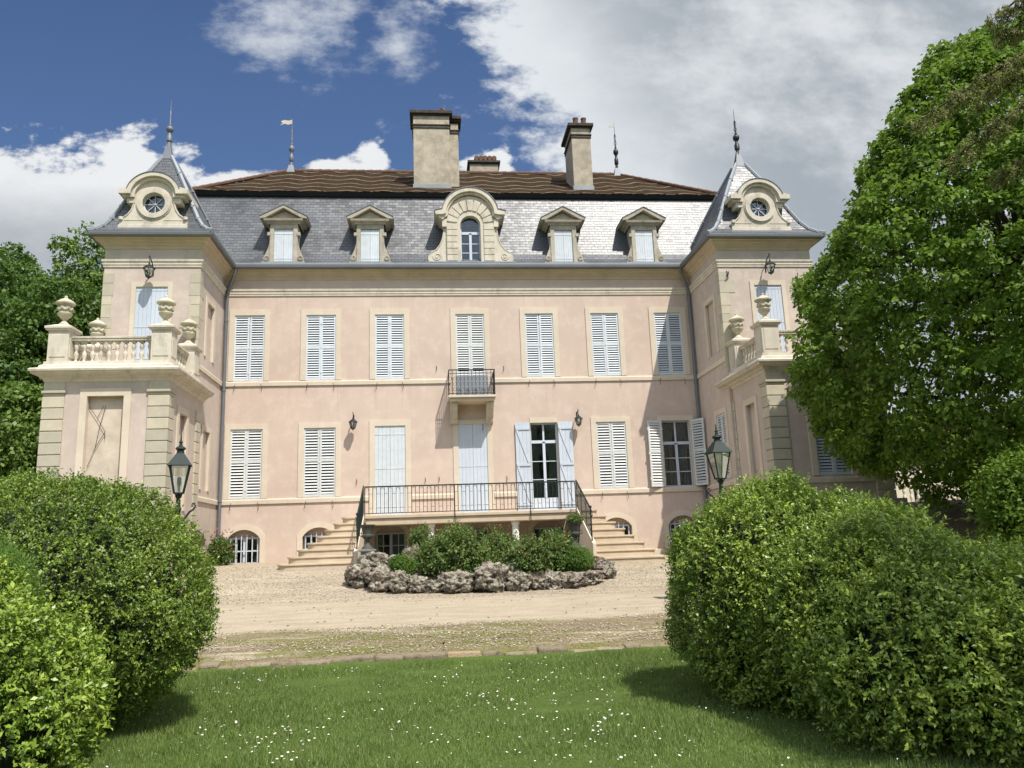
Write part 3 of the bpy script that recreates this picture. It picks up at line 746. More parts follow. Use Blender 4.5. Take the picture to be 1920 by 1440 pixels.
o2 = [(1.12, 1.62), (1.12, 1.719), (1.0, 1.719)] + arc(.93, hz, 24, .05, PI-.05) + [(-1.0, 1.719), (-1.12, 1.719), (-1.12, 1.62), (-.98, 1.56)] + arc(.80, hz-.02, 24, PI, 0) + [(.98, 1.56)]
h.prism(o2, -.10, 1.2)
for s in (-1, 1): h.box(min(s*.84, s*1.0), max(s*.84, s*1.0), -.05, .3, 1.30, 1.60)
h.build('hood', M['creamlight'], D, local=True, bevel=.008)
h = MB(); h.prism([(1.27, 1.862), (1.27, 1.885), (1.04, 1.945)] + arc(1.03, hz, 24, .2, PI-.2) + [(-1.04, 1.945), (-1.27, 1.885), (-1.27, 1.862), (-1.03, 1.922)] + arc(1.005, hz, 24, PI-.18, .18) + [(1.03, 1.922)], -.19, 1.6)
h.build('lead_cover', M['zinc'], D, local=True)
for s in (-1, 1):
    h = MB(); o_ = [(s*.858, 1.3)] + [(s*a, b) for a, b in [(.93, 1.3), (.95, 1.05), (.99, .82), (1.07, .62), (1.20, .44), (1.38, .33), (1.50, .25), (1.52, .1), (1.46, 0)]] + [(s*.858, 0)]
    h.prism(o_, .05, .25); spiral(s*1.20, .22, .045, .15, 1.5, s, .018, h)
    h.tube([(s*a, .05, b) for a, b in [(.94, 1.28), (.97, 1.03), (1.01, .84), (1.09, .64), (1.22, .47), (1.4, .36)]], .022, 5)
    h.build('scroll', M['creamlight'], D, local=True)
MB().box(-1.58, 1.58, -.06, .3, -.05, -.003).build('sill', M['zinclight'], D, local=True)
cs = casement(.72, 1.40, 1.12, 3, .045, 0, 2, arch=1); cs.prism([[(.358, 1.40)] + arc(.358, 1.40)[1:-1] + [(-.358, 1.40)], [(.31, 1.405)] + arc(.31, 1.405)[1:-1] + [(-.31, 1.405)]], 0, .05)
cs.build('casement', M['bluewhite'], D, (0, .2, .02), local=True)
MB().prism([(.355, .03)] + arc(.355, 1.38) + [(-.355, .03)], .225, .235).build('pane', M['glass'], D, local=True)
for s in (-1, 1): curtain(.33, 1.05, s, .3).build('curtain', M['curtain'], D, (0, .3, .05), local=True)
MB().prism([(.358, .02)] + arc(.358, 1.38) + [(-.358, .02)], .42, .43).build('interior_shade', M['dark'], D, local=True)
# ================================================================== PAVILIONS (parts of the house)
def pavilion(xa, xb, inner, side):          # side: +1 the left one (inner face looks to +X), -1 the right one
    outer = xa if side > 0 else xb
    cx = (xa+xb)/2; cw = (-8.315 if side > 0 else 11.065)
    m = MB()
    wallplane(m, xa, xb, .7, 11.35, [(cw-.475, cw+.475, 6.9, 9.72)], fY(YW), .2)
    if side > 0: hl = [(24.95, 25.75, 7.72, 9.5, 0, True, .08), (25.0, 25.75, 3.62, 5.45, 0, True, .08), (25.15, 25.85, 1.3, 2.25, .34, True, .3)]
    else: hl = [(24.75, 25.55, 7.62, 9.45, 0, True, .08), (24.62, 25.42, 3.50, 5.62, 0, True, .15), (25.15, 25.85, 1.3, 2.25, .34, True, .3)]
    wallplane(m, YW, YF, .7, 11.35, hl, fX(inner, -side), .1)
    m.add([(outer, YW, .7), (outer, 27.2, .7), (outer, 27.2, 11.35), (outer, YW, 11.35)], [(0, 1, 2, 3)])
    P_ = m.build('pavilion', M['pinkpale'], house, label='left corner pavilion' if side > 0 else 'right corner pavilion')
    # surrounds
    link('window_surround', surround(.95, 2.82, .13, .14).mesh('window_surround', M['cream']), P_, (cw, YW, 6.9))
    lf = leaf_plank(.47, 2.80, 4, (.2, .55, .96)).mesh('shutter', M['bluewhite'])
    for s in (0, 1): link('shutter', lf, P_, (cw + (s-1)*.472, YW+.004, 6.91))
    for (a, b, c, d_, *_) in hl[:2]:
        s_ = MB(); e = .012; X0, X1 = (inner-.05, inner+.03) if side > 0 else (inner-.03, inner+.05)
        s_.box(X0, X1, a-.15, a+e, c-.0, d_+.15).box(X0, X1, b-e, b+.15, c-.0, d_+.15).box(X0, X1, a+e, b-e, d_-e, d_+.15)
        s_.build('niche_surround', M['cream'], P_)
    if side < 0:
        a, b, c, d_ = hl[1][:4]; lv = leaf_louvre(.40, 2.1, 24, .5).mesh('shutter', M['white'])
        for k in (0, 1): link('shutter', lv, P_, (inner+.004, 24.62+.40+.40*k - .0, 3.51), (0, 0, -PI/2))
    # quoins at the front corners: alternating long and short blocks of bare stone
    z = 7.0; qs = {1: MB(), -1: MB()}
    rr = random.Random(5 if side > 0 else 9)
    while z < 10.1:
        hgt = rr.uniform(.26, .44); 
        for s, xc in ((1, xa), (-1, xb)):
            L = rr.choice((.26, .30, .5, .56))
            a, b = (xc-.012, xc+L) if s > 0 else (xc-L, xc+.012)
            qs[s].box(a, b, YW-.014, YW+.25 if (xc != inner) else YW+rr.choice((.25, .42)), z+.008, min(z+hgt, 10.3)-.004)
        z += hgt
    for q in qs.values(): q.build('quoin', M['greystone'], P_)
    for a, b in ((xa, xa+.42), (xb-.42, xb)): MB().box(a-.008, b+.008, YW-.010, YW+.3, 10.62, 10.90).build('frieze_block', M['greystone'], P_)
    # roof: bell-cast pyramid
    ax = -8.42 if side > 0 else 10.98
    ay = 25.2; zb = 11.355
    K = [(1.0, zb), (.90, 11.45), (.80, 11.62), (.70, 11.92), (.585, 12.4), (.45, 13.0), (.27, 13.75), (.075, 14.50)]
    x0, x1 = xa-.42, xb+.42
    vs = []
    for k, z in K:
        vs += [(ax+(x0-ax)*k, ay+(23.68-ay)*k, z), (ax+(x1-ax)*k, ay+(23.68-ay)*k, z), (ax+(x1-ax)*k, ay+(28.6-ay)*k, z), (ax+(x0-ax)*k, ay+(28.6-ay)*k, z)]
    fs = []
    for i in range(len(K)-1):
        for a in range(4): b = (a+1) % 4; fs.append((i*4+a, i*4+b, i*4+4+b, i*4+4+a))
    MB().add(vs, fs).build('pavilion_roof', M['slate'], P_)
    hp = MB()
    for a in range(4):
        hp.tube([Vector(vs[i*4+a]) + Vector((0, 0, .01)) for i in range(len(K))], [.07]*(len(K)-1)+[.06], 6)
        for i in range(1, len(K)-1): hp.lathe([(.09, -.03), (.09, .03)], Vector(vs[i*4+a]), 6)
    hp.build('hip_flashing', M['zinclight'], P_)
    MB().frustum((ax, ay), .17, .05, 14.40, 15.0).build('roof_cap', M['zinc'], P_)
    finial((ax, ay, 14.9), (at(312, 187, ay) if side > 0 else at(1374.5, 205, ay)).z-14.9, P_, None, 'finial', 'zinc' if side > 0 else 'blackiron', side < 0)
    # round-window dormer
    dx = -8.35 if side > 0 else 11.0
    zc = .80
    circ = lambda r_, n=32: [(r_*math.cos(2*PI*k/n), zc + r_*math.sin(2*PI*k/n)) for k in range(n)]
    half = [(.66, .38), (.60, .55), (.57, .75), (.57, 1.0)]
    out_ = [(1.0, 0), (1.0, .26), (.90, .28), (.78, .40), (.68, .56), (.62, .74), (.60, 1.0)] + [(.62*math.cos(q), .98+.60*math.sin(q)) for q in np.linspace(.1, PI-.1, 18)] + [(-.60, 1.0), (-.62, .74), (-.68, .56), (-.78, .40), (-.90, .28), (-1.0, .26), (-1.0, 0)]
    m = MB().prism([out_, circ(.345)], 0, .55); m.box(-.56, .56, .56, 1.1, .02, 1.3)
    O = m.build('round_window_dormer', M['creamlight'], P_, (dx, 23.95, 11.55), label='round-windowed stone dormer of the ' + ('left' if side > 0 else 'right') + ' pavilion')
    return P_, dx, zc
def oculus(P_, dx, zc):      # sub-parts stay at the third level, so they hang on the pavilion
    L = (dx, 23.95, 11.55)
    ring = lambda a, b, n=36: [[(b*math.cos(2*PI*k/n), zc+b*math.sin(2*PI*k/n)) for k in range(n)], [(a*math.cos(2*PI*k/n), zc+a*math.sin(2*PI*k/n)) for k in range(n)]]
    m = MB().prism(ring(.335, .50), -.06, .02).prism(ring(.50, .535), -.03, .02)
    for s in (-1, 1):
        m.tube([(s*a, -.005, b) for a, b in [(.60, .78), (.66, .58), (.76, .43), (.90, .32), (.97, .25)]], .025, 5); m.lathe([(.0, -.05), (.07, -.05), (.07, .05), (0, .05)], (s*.95, .0, .30), 10)
        m.box(min(s*.30, s*.86), max(s*.30, s*.86), -.012, .01, .235, .255)
    m.box(-1.02, 1.02, -.03, .3, -.02, .10)
    m.build('oculus_frame', M['creamlight'], P_, L, bevel=.008)
    def hoodp(r, t, e, zb):
        up = [(e, zb), (e, zb+t*1.1), (r*.97+.02, zb+t*1.6)] + [(r*math.cos(q), 1.02+r*.93*math.sin(q)) for q in np.linspace(.30, PI-.30, 22)] + [(-r*.97-.02, zb+t*1.6), (-e, zb+t*1.1), (-e, zb)]
        r2 = r-t; dn = [(-r2, zb)] + [(r2*math.cos(q), 1.02+r2*.93*math.sin(q)) for q in np.linspace(PI-.02, .02, 22)] + [(r2, zb)]
        return up + dn
    m = MB().prism(hoodp(.80, .13, 1.02, 1.06), -.17, 1.0).prism(hoodp(.70, .13, .92, .975), -.09, .98)
    for s in (-1, 1): m.box(min(s*.58, s*.80), max(s*.58, s*.80), -.03, .5, .80, .974)
    m.build('hood', M['creamlight'], P_, L, bevel=.008)
    r = .82; lead = [(r*math.cos(q), 1.025+r*.93*math.sin(q)) for q in np.linspace(.28, PI-.28, 22)]; r = .80
    lead += [(r*math.cos(q), 1.025+r*.93*math.sin(q)) for q in np.linspace(PI-.28, .28, 22)]
    MB().prism(lead, -.19, 1.5).build('lead_cover', M['zinc'], P_, L)
    m = MB()
    for k in range(8):
        a = k*PI/4 + .0; m.tube([(.03*math.cos(a), .12, zc+.03*math.sin(a)), (.335*math.cos(a), .12, zc+.335*math.sin(a))], .013, 5)
    m.prism(ring(.31, .345), .10, .14); m.lathe([(.05, 0), (.05, .03)], (0, .11, zc-.01), 10)
    m.build('glazing_bars', M['white'], P_, L)
    MB().prism([(.34*math.cos(2*PI*k/24), zc+.34*math.sin(2*PI*k/24)) for k in range(24)], .15, .16).build('pane', M['glass'], P_, L)
    MB().prism([(.34*math.cos(2*PI*k/24), zc+.34*math.sin(2*PI*k/24)) for k in range(24)], .50, .51).build('interior_shade', M['dark'], P_, L)
    MB().box(-1.06, 1.06, -.08, .3, -.06, -.022).build('sill', M['zinclight'], P_, L)
for a in ((-9.74, XL, XL, 1), (XR, 12.62, XR, -1)): oculus(*pavilion(*a))

# ================================================================== PORCHES with roof terraces
def baluster_mesh(h=.60):
    m = MB().lathe([(.055, .05), (.035, .07), (.03, .10), (.062, .20), (.058, .27), (.028, .33), (.028, .35), (.058, .42), (.058, .48), (.032, h-.07), (.05, h-.05)], (0, 0, 0), 10)
    m.box(-.06, .06, -.06, .06, 0, .055).box(-.055, .055, -.055, .055, h-.05, h); return m.mesh('baluster', M['creamlight'], smooth=True)
me_bal = baluster_mesh()
pedtops = {}
def porch(xa, xb, side):
    inner, outer = (xb, xa) if side > 0 else (xa, xb); yb = 24.1
    X0, X1 = xa, xb
    m = MB(); cxn = (-8.43 if side > 0 else 11.29)
    if side > 0: hl = [(cxn-.47, cxn+.47, 2.6, 5.86, 0, False, .16)]
    else: hl = [(cxn-.50, cxn+.50, 3.25, 5.82, 0, False, .2)]
    wallplane(m, X0, X1, .7, 6.3, hl, fY(YP), .16)
    hs = [(22.45, 23.15, 2.9, 5.55, 0, True, .12)]
    wallplane(m, YP, yb+.5, .7, 6.3, hs, fX(inner, -side), .12)
    m.add([(outer, YP, .7), (outer, yb+.5, .7), (outer, yb+.5, 6.3), (outer, YP, 6.3)], [(0, 1, 2, 3)])
    P_ = m.build('porch', M['pinkpale'], house, label='single-storey ' + ('left' if side > 0 else 'right') + ' porch carrying a balustraded terrace')
    # rusticated corner piers
    for s, xc in ((1, X0), (-1, X1)):
        L = .50; q = MB()
        for k in range(16):
            z = .98 + k*.305
            a, b = (xc-.045, xc+L) if s > 0 else (xc-L, xc+.045)
            q.box(a, b, YP-.045, YP+.42, z, z+.285)
            q.box(a+.03, b-.03, YP-.015, YP+.40, z+.28, z+.31)
        a, b = (xc-.07, xc+L+.03) if s > 0 else (xc-L-.03, xc+.07)
        q.box(a+.03, b-.03, YP-.03, YP+.42, 5.86, 5.93)
        q.box(a, b, YP-.08, YP+.45, 5.93, 6.0); q.box(a+.035, b-.035, YP-.03, YP+.42, 6.0, 6.26)
        q.build('rusticated_pier', M['greystone'], P_, bevel=.012)
    q = MB()
    for k in range(16):        # narrow pier at the back of the inner side
        z = .98 + k*.305; xi = inner; q.box(min(xi-.05*side, xi+.04*side), max(xi-.05*side, xi+.04*side), 24.0, 24.42, z, z+.285)
    q.build('rusticated_pier', M['greystone'], P_, bevel=.012)
    # cornice of the porch
    p_ = [(xa, 24.1), (xa, YP), (xb, YP), (xb, 24.75)] if side > 0 else [(xa, 24.75), (xa, YP), (xb, YP), (xb, 24.1)]
    MB().sweep([(0, 6.22), (.04, 6.24), (.07, 6.31), (.12, 6.33), (.14, 6.38), (.27, 6.42), (.29, 6.47), (.32, 6.48), (.33, 6.53), (.30, 6.56), (.10, 6.62), (0, 6.62)], p_).build('porch_cornice', M['creamlight'], P_)
    pl = [(xa, 24.1), (xa, YP), (xb, YP), (xb, 24.1)]
    MB().sweep([(-.32, 6.60), (.16, 6.60), (.15, 6.66), (.08, 6.70), (.07, 6.78), (-.32, 6.78)], pl).build('balustrade_plinth', M['creamlight'], P_)
    MB().box(xa+.2, xb-.2, YP+.2, 24.09, 6.5, 6.64).build('terrace_floor', M['greystone'], P_)
    # pedestals
    def ped(x, y):
        d_ = MB().box(x-.26, x+.26, y-.26, y+.26, 6.77, 7.64).box(x-.20, x+.20, y-.275, y-.255, 6.9, 7.52).box(x-.275, x+.275, y-.19, y+.19, 6.9, 7.52)
        d_.frustum((x, y), .30, .33, 7.62, 7.67).frustum((x, y), .34, .34, 7.67, 7.74).frustum((x, y), .32, .16, 7.74, 7.82)
        d_.build('pedestal', M['creamlight'], P_, bevel=.01)
    pts = [(xa+.24, YP+.22), (xb-.24, YP+.22), (xa+.24, 23.82), (xb-.24, 23.82)]
    for p in pts: ped(*p)
    pedtops[side] = [Vector((x, y, 7.815)) for x, y in pts]
    rail = MB()
    def run(p, q_):
        p, q_ = Vector((*p, 0)), Vector((*q_, 0)); d_ = (q_-p); L = d_.length; d_.normalize(); p = p+d_*.26; q_ = q_-d_*.26; L = (q_-p).length
        n = round(L/.212)
        for k in range(n):
            c = p.lerp(q_, (k+.5)/n); link('baluster', me_bal, P_, (c.x, c.y, 6.78))
        nn = Vector((d_.y, -d_.x, 0))*.10
        a, b = p, q_
        x0_, x1_ = min(a.x-abs(nn.x), b.x-abs(nn.x)), max(a.x+abs(nn.x), b.x+abs(nn.x)); y0_, y1_ = min(a.y, b.y)-abs(nn.y), max(a.y, b.y)+abs(nn.y)
        rail.box(x0_, x1_, y0_, y1_, 7.38, 7.44).box(x0_-.02*(abs(nn.x) > .01), x1_+.02*(abs(nn.x) > .01), y0_-.02*(abs(nn.y) > .01), y1_+.02*(abs(nn.y) > .01), 7.44, 7.50)
    run(pts[0], pts[1]); run(pts[1], pts[3]); run(pts[0], pts[2])
    rail.build('handrail', M['creamlight'], P_, bevel=.008)
    # front niche (left) / louvred window (right), and the side niche
    if side > 0:
        link('niche_surround', surround(.94, 3.26, .17, .19).mesh('niche_surround', M['cream']), P_, (cxn, YP, 2.6))
        MB().box(cxn-.48, cxn+.48, YP+.15, YP+.17, 2.5, 5.9).build('stained_panel', M['stain'], P_)
        g = MB(); Y_ = YP+.10
        def gp(a, b): v_ = at(50+a/5.54, 660+b/5.54, Y_); return v_
        for seq in ([(655, 570), (730, 685), (815, 830)], [(800, 560), (735, 683)], [(825, 550), (760, 770), (710, 1000), (625, 1200)], [(815, 830), (710, 1000)], [(812, 820), (812, 905)]):
            g.tube([gp(*p) for p in seq], .0065, 5)
        g.build('sundial_rods', M['rustiron'], P_)
    else:
        link('window_surround', surround(1.0, 2.57, .17, .2).mesh('window_surround', M['cream']), P_, (cxn, YP, 3.25))
        lf = leaf_louvre(.495, 2.55, 28, .5).mesh('shutter', M['bluewhite'])
        for s in (0, 1): link('shutter', lf, P_, (cxn+(s-1)*.497, YP+.01, 3.26))
        MB().box(cxn-.5, cxn+.5, YP+.17, YP+.18, 3.2, 5.85).build('pane', M['dark'], P_)  # dark sheet in place of the shade behind the louvres
        MB().sweep([(a, b+3.05) for a, b in bp], [(xa+.52, YP), (xb-.52, YP)]).build('sill_band', M['cream'], P_)
        MB().box(xb-.55, xb+.25, YP-.20, YP+.5, .8, 2.55).build('buttress', M['greystone'], P_, bevel=.02)
    s_ = MB(); e = .012; X0_, X1_ = (inner-.05, inner+.03) if side > 0 else (inner-.03, inner+.05); a, b, c, d_ = hs[0][:4]
    s_.box(X0_, X1_, a-.17, a+e, c, d_+.17).box(X0_, X1_, b-e, b+.17, c, d_+.17).box(X0_, X1_, a+e, b-e, d_-e, d_+.17)
    s_.build('niche_surround', M['cream'], P_)
M['stain'] = simple('stained_plaster', (.58, .50, .40), .95, .25, 2.2, 14, .4, c2=(.38, .325, .26))
porch(-9.95, -6.86, 1); porch(9.55, 12.95, -1)

# ================================================================== stone urns on the pedestals: things of their own
def urn_mesh():
    m = MB().lathe([(.15, 0), (.15, .035), (.10, .07), (.055, .13), (.055, .17), (.10, .20), (.165, .28), (.185, .34), (.15, .37), (.165, .41), (.18, .47), (.165, .52), (.16, .55), (.245, .60), (.25, .635), (.21, .67), (.12, .73), (.07, .76), (.04, .78), (.045, .81), (.03, .84)], (0, 0, 0), 20)
    for k in range(8):
        a = k*PI/4
        m.tube([(.18*math.cos(a+u*PI/4), .18*math.sin(a+u*PI/4), .50-.07*math.sin(PI*u)) for u in np.linspace(0, 1, 6)], .028, 5)
    return m.mesh('stone_urn', M['lichenstone'], smooth=True)
me_urn = urn_mesh()
ul = {(1, 0): 'lidded stone urn on the outermost pedestal of the left porch, against the trees',
      (1, 1): 'lidded stone urn in front of the blue-white shutters on the left porch terrace',
      (1, 2): 'lidded stone urn whose lid just shows behind the front balusters of the left porch',
      (1, 3): 'lidded stone urn at the inner back corner of the left porch terrace',
      (-1, 0): 'lidded stone urn in front of the blue-white shutters on the right porch terrace',
      (-1, 2): 'lidded stone urn at the inner back corner of the right porch terrace'}
for (sd, i), lb in ul.items():
    tag(link('stone_urn', me_urn, None, pedtops[sd][i], (0, 0, .3*i)), lb, 'urn', 'stone urns on the porch balustrades')

# ================================================================== wall lanterns
def wall_lantern(loc, label, big=1.0, proj=.30):
    t_ = thing('wall_lantern', loc, label, 'lantern', 'wall lanterns on the house')
    k = big
    a = MB().tube([(0, 0, .10*k), (0, -.10*k, .22*k), (0, -.20*k, .30*k), (0, -.29*k, .26*k), (0, -.30*k, .17*k)], .013*k, 6).tube([(0, -.01, .30*k), (0, -.01, -.05*k)], .016*k, 6)
    a.tube([(0, -.3*k+.04*k*math.cos(q), .30*k+.05*k*math.sin(q)) for q in np.linspace(-1.2, 3.6, 9)], .010*k, 5)
    a.build('bracket', M['blackiron'], t_, local=True)
    c = (0, -.30*k, -.10*k)
    MB().lathe([(.13*k, .12*k), (.15*k, .125*k), (.12*k, .16*k), (.05*k, .215*k), (.02*k, .235*k), (.025*k, .26*k), (.01*k, .28*k)], c, 8).build('lamp_cap', M['blackiron'], t_, local=True)
    h = MB()
    for q in range(6):
        x, y = math.cos(q*PI/3), math.sin(q*PI/3); h.tube([(c[0]+.065*k*x, c[1]+.065*k*y, c[2]-.08*k), (c[0]+.125*k*x, c[1]+.125*k*y, c[2]+.12*k)], .008*k, 4)
    h.lathe([(.0, -.15*k), (.012*k, -.13*k), (.02*k, -.11*k), (.07*k, -.085*k), (.07*k, -.07*k)], c, 8); h.build('cage', M['blackiron'], t_, local=True)
    MB().lathe([(.058*k, -.075*k), (.115*k, .118*k)], c, 6).build('glass', M['lampglass'], t_, local=True)
    MB().lathe([(.02*k, -.07*k), (.028*k, 0), (.015*k, .05*k)], c, 8).build('bulb', M['milkwhite'], t_, local=True)
wall_lantern((at(663, 795, 26.9).x, 27, 5.82), 'black wall lantern between two louvred windows, left of the terrace doors', 1.05)
wall_lantern((at(1083, 795, 26.9).x, 27, 5.78), 'black wall lantern above the right-hand folded shutter of the open glazed door', 1.05)
wall_lantern((-8.31, YW, 10.12), 'black wall lantern above the shuttered window of the left pavilion', 1.25)
wall_lantern((11.06, YW, 10.22), 'black wall lantern above the shuttered window of the right pavilion', 1.25)
# iron hook on the right pavilion
hk = MB().tube([(9.72, YW, 10.05), (9.72, YW-.12, 10.03), (9.72, YW-.16, 10.12)], .02, 5).tube([(9.72, YW-.02, 10.18), (9.72, YW-.08, 10.05), (9.74, YW-.02, 9.9)], .018, 5)
hk.build('iron_hook', M['rustiron'], house)
hk = MB().tube([(11.95, YW-.02, 9.95), (12.0, YW-.08, 9.82), (12.1, YW-.04, 9.85), (12.12, YW-.05, 10.1)], .016, 5)
hk.build('iron_hook', M['rustiron'], house)
hk = MB()
for px, py in ((818, 690), (944, 690), (668, 903), (797, 900), (823, 898), (950, 897), (905, 800)):
    p = at(px, py, 26.96); hk.tube([(p.x, 27, p.z+.08), (p.x+.02, 26.95, p.z), (p.x-.01, 26.96, p.z-.12)], .010, 4)
hk.build('iron_hook', M['rustiron'], house)

# ================================================================== TERRACE AND DOUBLE STAIR
XA, XB, YD, ZD = -2.05, 4.52, 25.0, 2.69
stair = thing('terrace_staircase', (1.25, 25.5, 1.2), 'pale stone terrace on two columns with a flight of curved steps at each end', 'staircase')
d_ = MB().box(XA, XB, YD, 26.995, ZD-.10, ZD).box(XA+.04, XB-.04, YD+.05, 26.99, ZD-.30, ZD-.10)
d_.build('terrace_deck', M['step'], stair, bevel=.015)
for X in (at(808, 1000, YD+.3).x, at(967, 1000, YD+.3).x):
    MB().lathe([(.14, 0), (.14, .06), (.115, .09), (.11, ZD-.30-1.1-.12), (.13, ZD-.30-1.1-.10), (.14, ZD-.30-1.1)], (X, YD+.3, 1.1), 18).build('column', M['milkwhite'], stair, smooth=True)
def gz(x, y):      # ground height
    k = [(-60, 0), (11.9, 0), (12.15, .10), (12.5, .14), (15, .29), (19, .50), (20.2, .60), (22.4, 1.10), (24, 1.22), (27, 1.30), (60, 1.6), (200, 3)]
    for (a, za), (b, zb) in zip(k[:-1], k[1:]):
        if y <= b:
            z = za + (zb-za)*(y-a)/(b-a); break
    else: z = 3
    if y > 15: z -= .016*min(1, (y-15)/6)*max(-10, min(12, x))
    if x > 9:
        u, v = min(1, (x-9)/5.5), min(1, max(0, (y-11)/12)); z += u*u*(3-2*u)*v*v*(3-2*v)*max(0, 2.5-z)
    return z
N_ = 8
for sd in (-1, 1):
    Xr = XA-.05 if sd < 0 else XB+.05; ground_z = 1.17 if sd < 0 else 1.0
    rise = (ZD-ground_z-.02)/N_
    for k in range(N_):
        z1 = ground_z + rise*(k+1); z0 = z1-rise-.02 if k else z1-.35
        yf = 22.85 + .30*k; half = 2.12 - .215*k; yb_ = 26.99
        n = 10; R = .30
        # rounded outer corner, slight bow in front
        o = [(0, yb_), (half, yb_)] + [(half-R+R*math.cos(-q*PI/2/n), yf+R-R*math.sin(q*PI/2/n)) for q in range(n+1)] + [(half*.5, yf-.03*(1-k/N_)), (0, yf-.0)]
        o = [(Xr+sd*u, v) for u, v in o]
        on = [(Xr+sd*0, yb_)]+[(p[0]+sd*.03*(i > 0), p[1]-.03*(i > 1)) for i, p in enumerate(o[1:-1])]+[(Xr, yf-.03)]
        MB().prism(o, z0, z1-.055, 'z').prism(on, z1-.055, z1-.001*k, 'z').build('step', M['step'], stair, bevel=.01)
    # white cheek wall under the stair railing
    ck = [(22.75, .9), (22.75, 1.62), (YD, ZD-.02), (YD+.0, 1.0), (YD, .9)]
    MB().prism(ck, Xr-.05, Xr+.05, 'x').build('stair_cheek', M['cream'], stair, bevel=.01)
rl = MB()
def railing(m, a, b, h=.90, n=None, off=.06):
    a, b = Vector(a), Vector(b); L = (b-a).length; n = n or round(L/.118)
    up = Vector((0, 0, 1))
    m.tube([a+up*h, b+up*h], .021, 6); m.tube([a+up*off, b+up*off], .012, 6)
    for k in range(n+1):
        p = a.lerp(b, k/n)
        m.tube([p+up*off, p+up*(h-.0)], .0085 if k % 6 else .012, 5)
        if k < n:
            q_ = a.lerp(b, (k+1)/n); mid = (p+q_)/2; w_ = (q_-p)
            if k % 2 == 0: m.tube([mid + w_*.5*math.cos(t_) + up*(h-.13+.10*math.sin(t_)) for t_ in np.linspace(0, PI, 7)], .0075, 4)
            else: m.tube([p+up*(h-.22), q_+up*(h-.22)], .007, 4); m.tube([p+up*(off+.16), q_+up*(off+.16)], .007, 4)
railing(rl, (XA+.02, YD+.04, ZD), (XB-.02, YD+.04, ZD), .87)
for u in (.0, .42, .78, 1.0):
    x_ = XA+.02+(XB-XA-.04)*u; rl.tube([(x_, YD-.02, ZD-.32 if 0 < u < 1 else ZD), (x_, YD-.02, ZD+.87)], .015, 6)
rl.build('terrace_railing', M['iron'], stair)
for sd, X in ((-1, XA-.02), (1, XB+.02)):
    m = MB(); railing(m, (X, 22.9, 1.72), (X, YD+.02, ZD+.02), .88, 18); m.tube([(X, 22.9, 1.3), (X, 22.9, 2.66)], .02, 6); m.lathe([(.035, 0), (.035, .05), (.0, .07)], (X, 22.9, 2.62), 8)
    m.tube([(X, 22.9, 2.60), (X, 22.72, 2.50), (X, 22.70, 2.40), (X, 22.76, 2.36)], .015, 5)
    m.build('stair_railing', M['iron'], stair)

# ================================================================== cast-iron garden urns on pedestals
def iron_urn(x, y, z, label):
    t_ = thing('garden_urn', (x, y, z), label, 'garden urn', 'cast iron urns in front of the terrace')
    MB().box(-.21, .21, -.21, .21, 0, .06).box(-.17, .17, -.17, .17, .06, .50).box(-.22, .22, -.22, .22, .50, .56).build('pedestal', M['zincped'], t_, local=True, bevel=.01)
    m = MB().lathe([(.16, .56), (.15, .60), (.07, .68), (.045, .74), (.06, .78), (.05, .80), (.13, .86), (.155, .91), (.15, .94), (.12, .96), (.14, 1.05), (.17, 1.14), (.205, 1.19), (.21, 1.21), (.19, 1.21), (.17, 1.16)], (0, 0, 0), 18)
    for s in (-1, 1): m.tube([(s*.14, 0, .98), (s*.20, 0, 1.0), (s*.21, 0, .92), (s*.15, 0, .90)], .014, 5)
    m.build('vase', M['bronzeurn'], t_, local=True, smooth=True)
    return t_
M['zincped'] = simple('lichened_pedestal', (.25, .25, .22), .9, .25, 8, 40, .4, c2=(.12, .12, .11))
ya = 22.3
pl_, pr_ = at(689, 984, ya), at(1077, 980, ya)
iron_urn(pl_.x, ya, pl_.z-1.21, 'empty dark cast iron urn on a pedestal beside the left flight of steps')
iu = iron_urn(pr_.x, ya, pr_.z-1.21, 'dark cast iron urn filled with plants beside the right flight of steps')

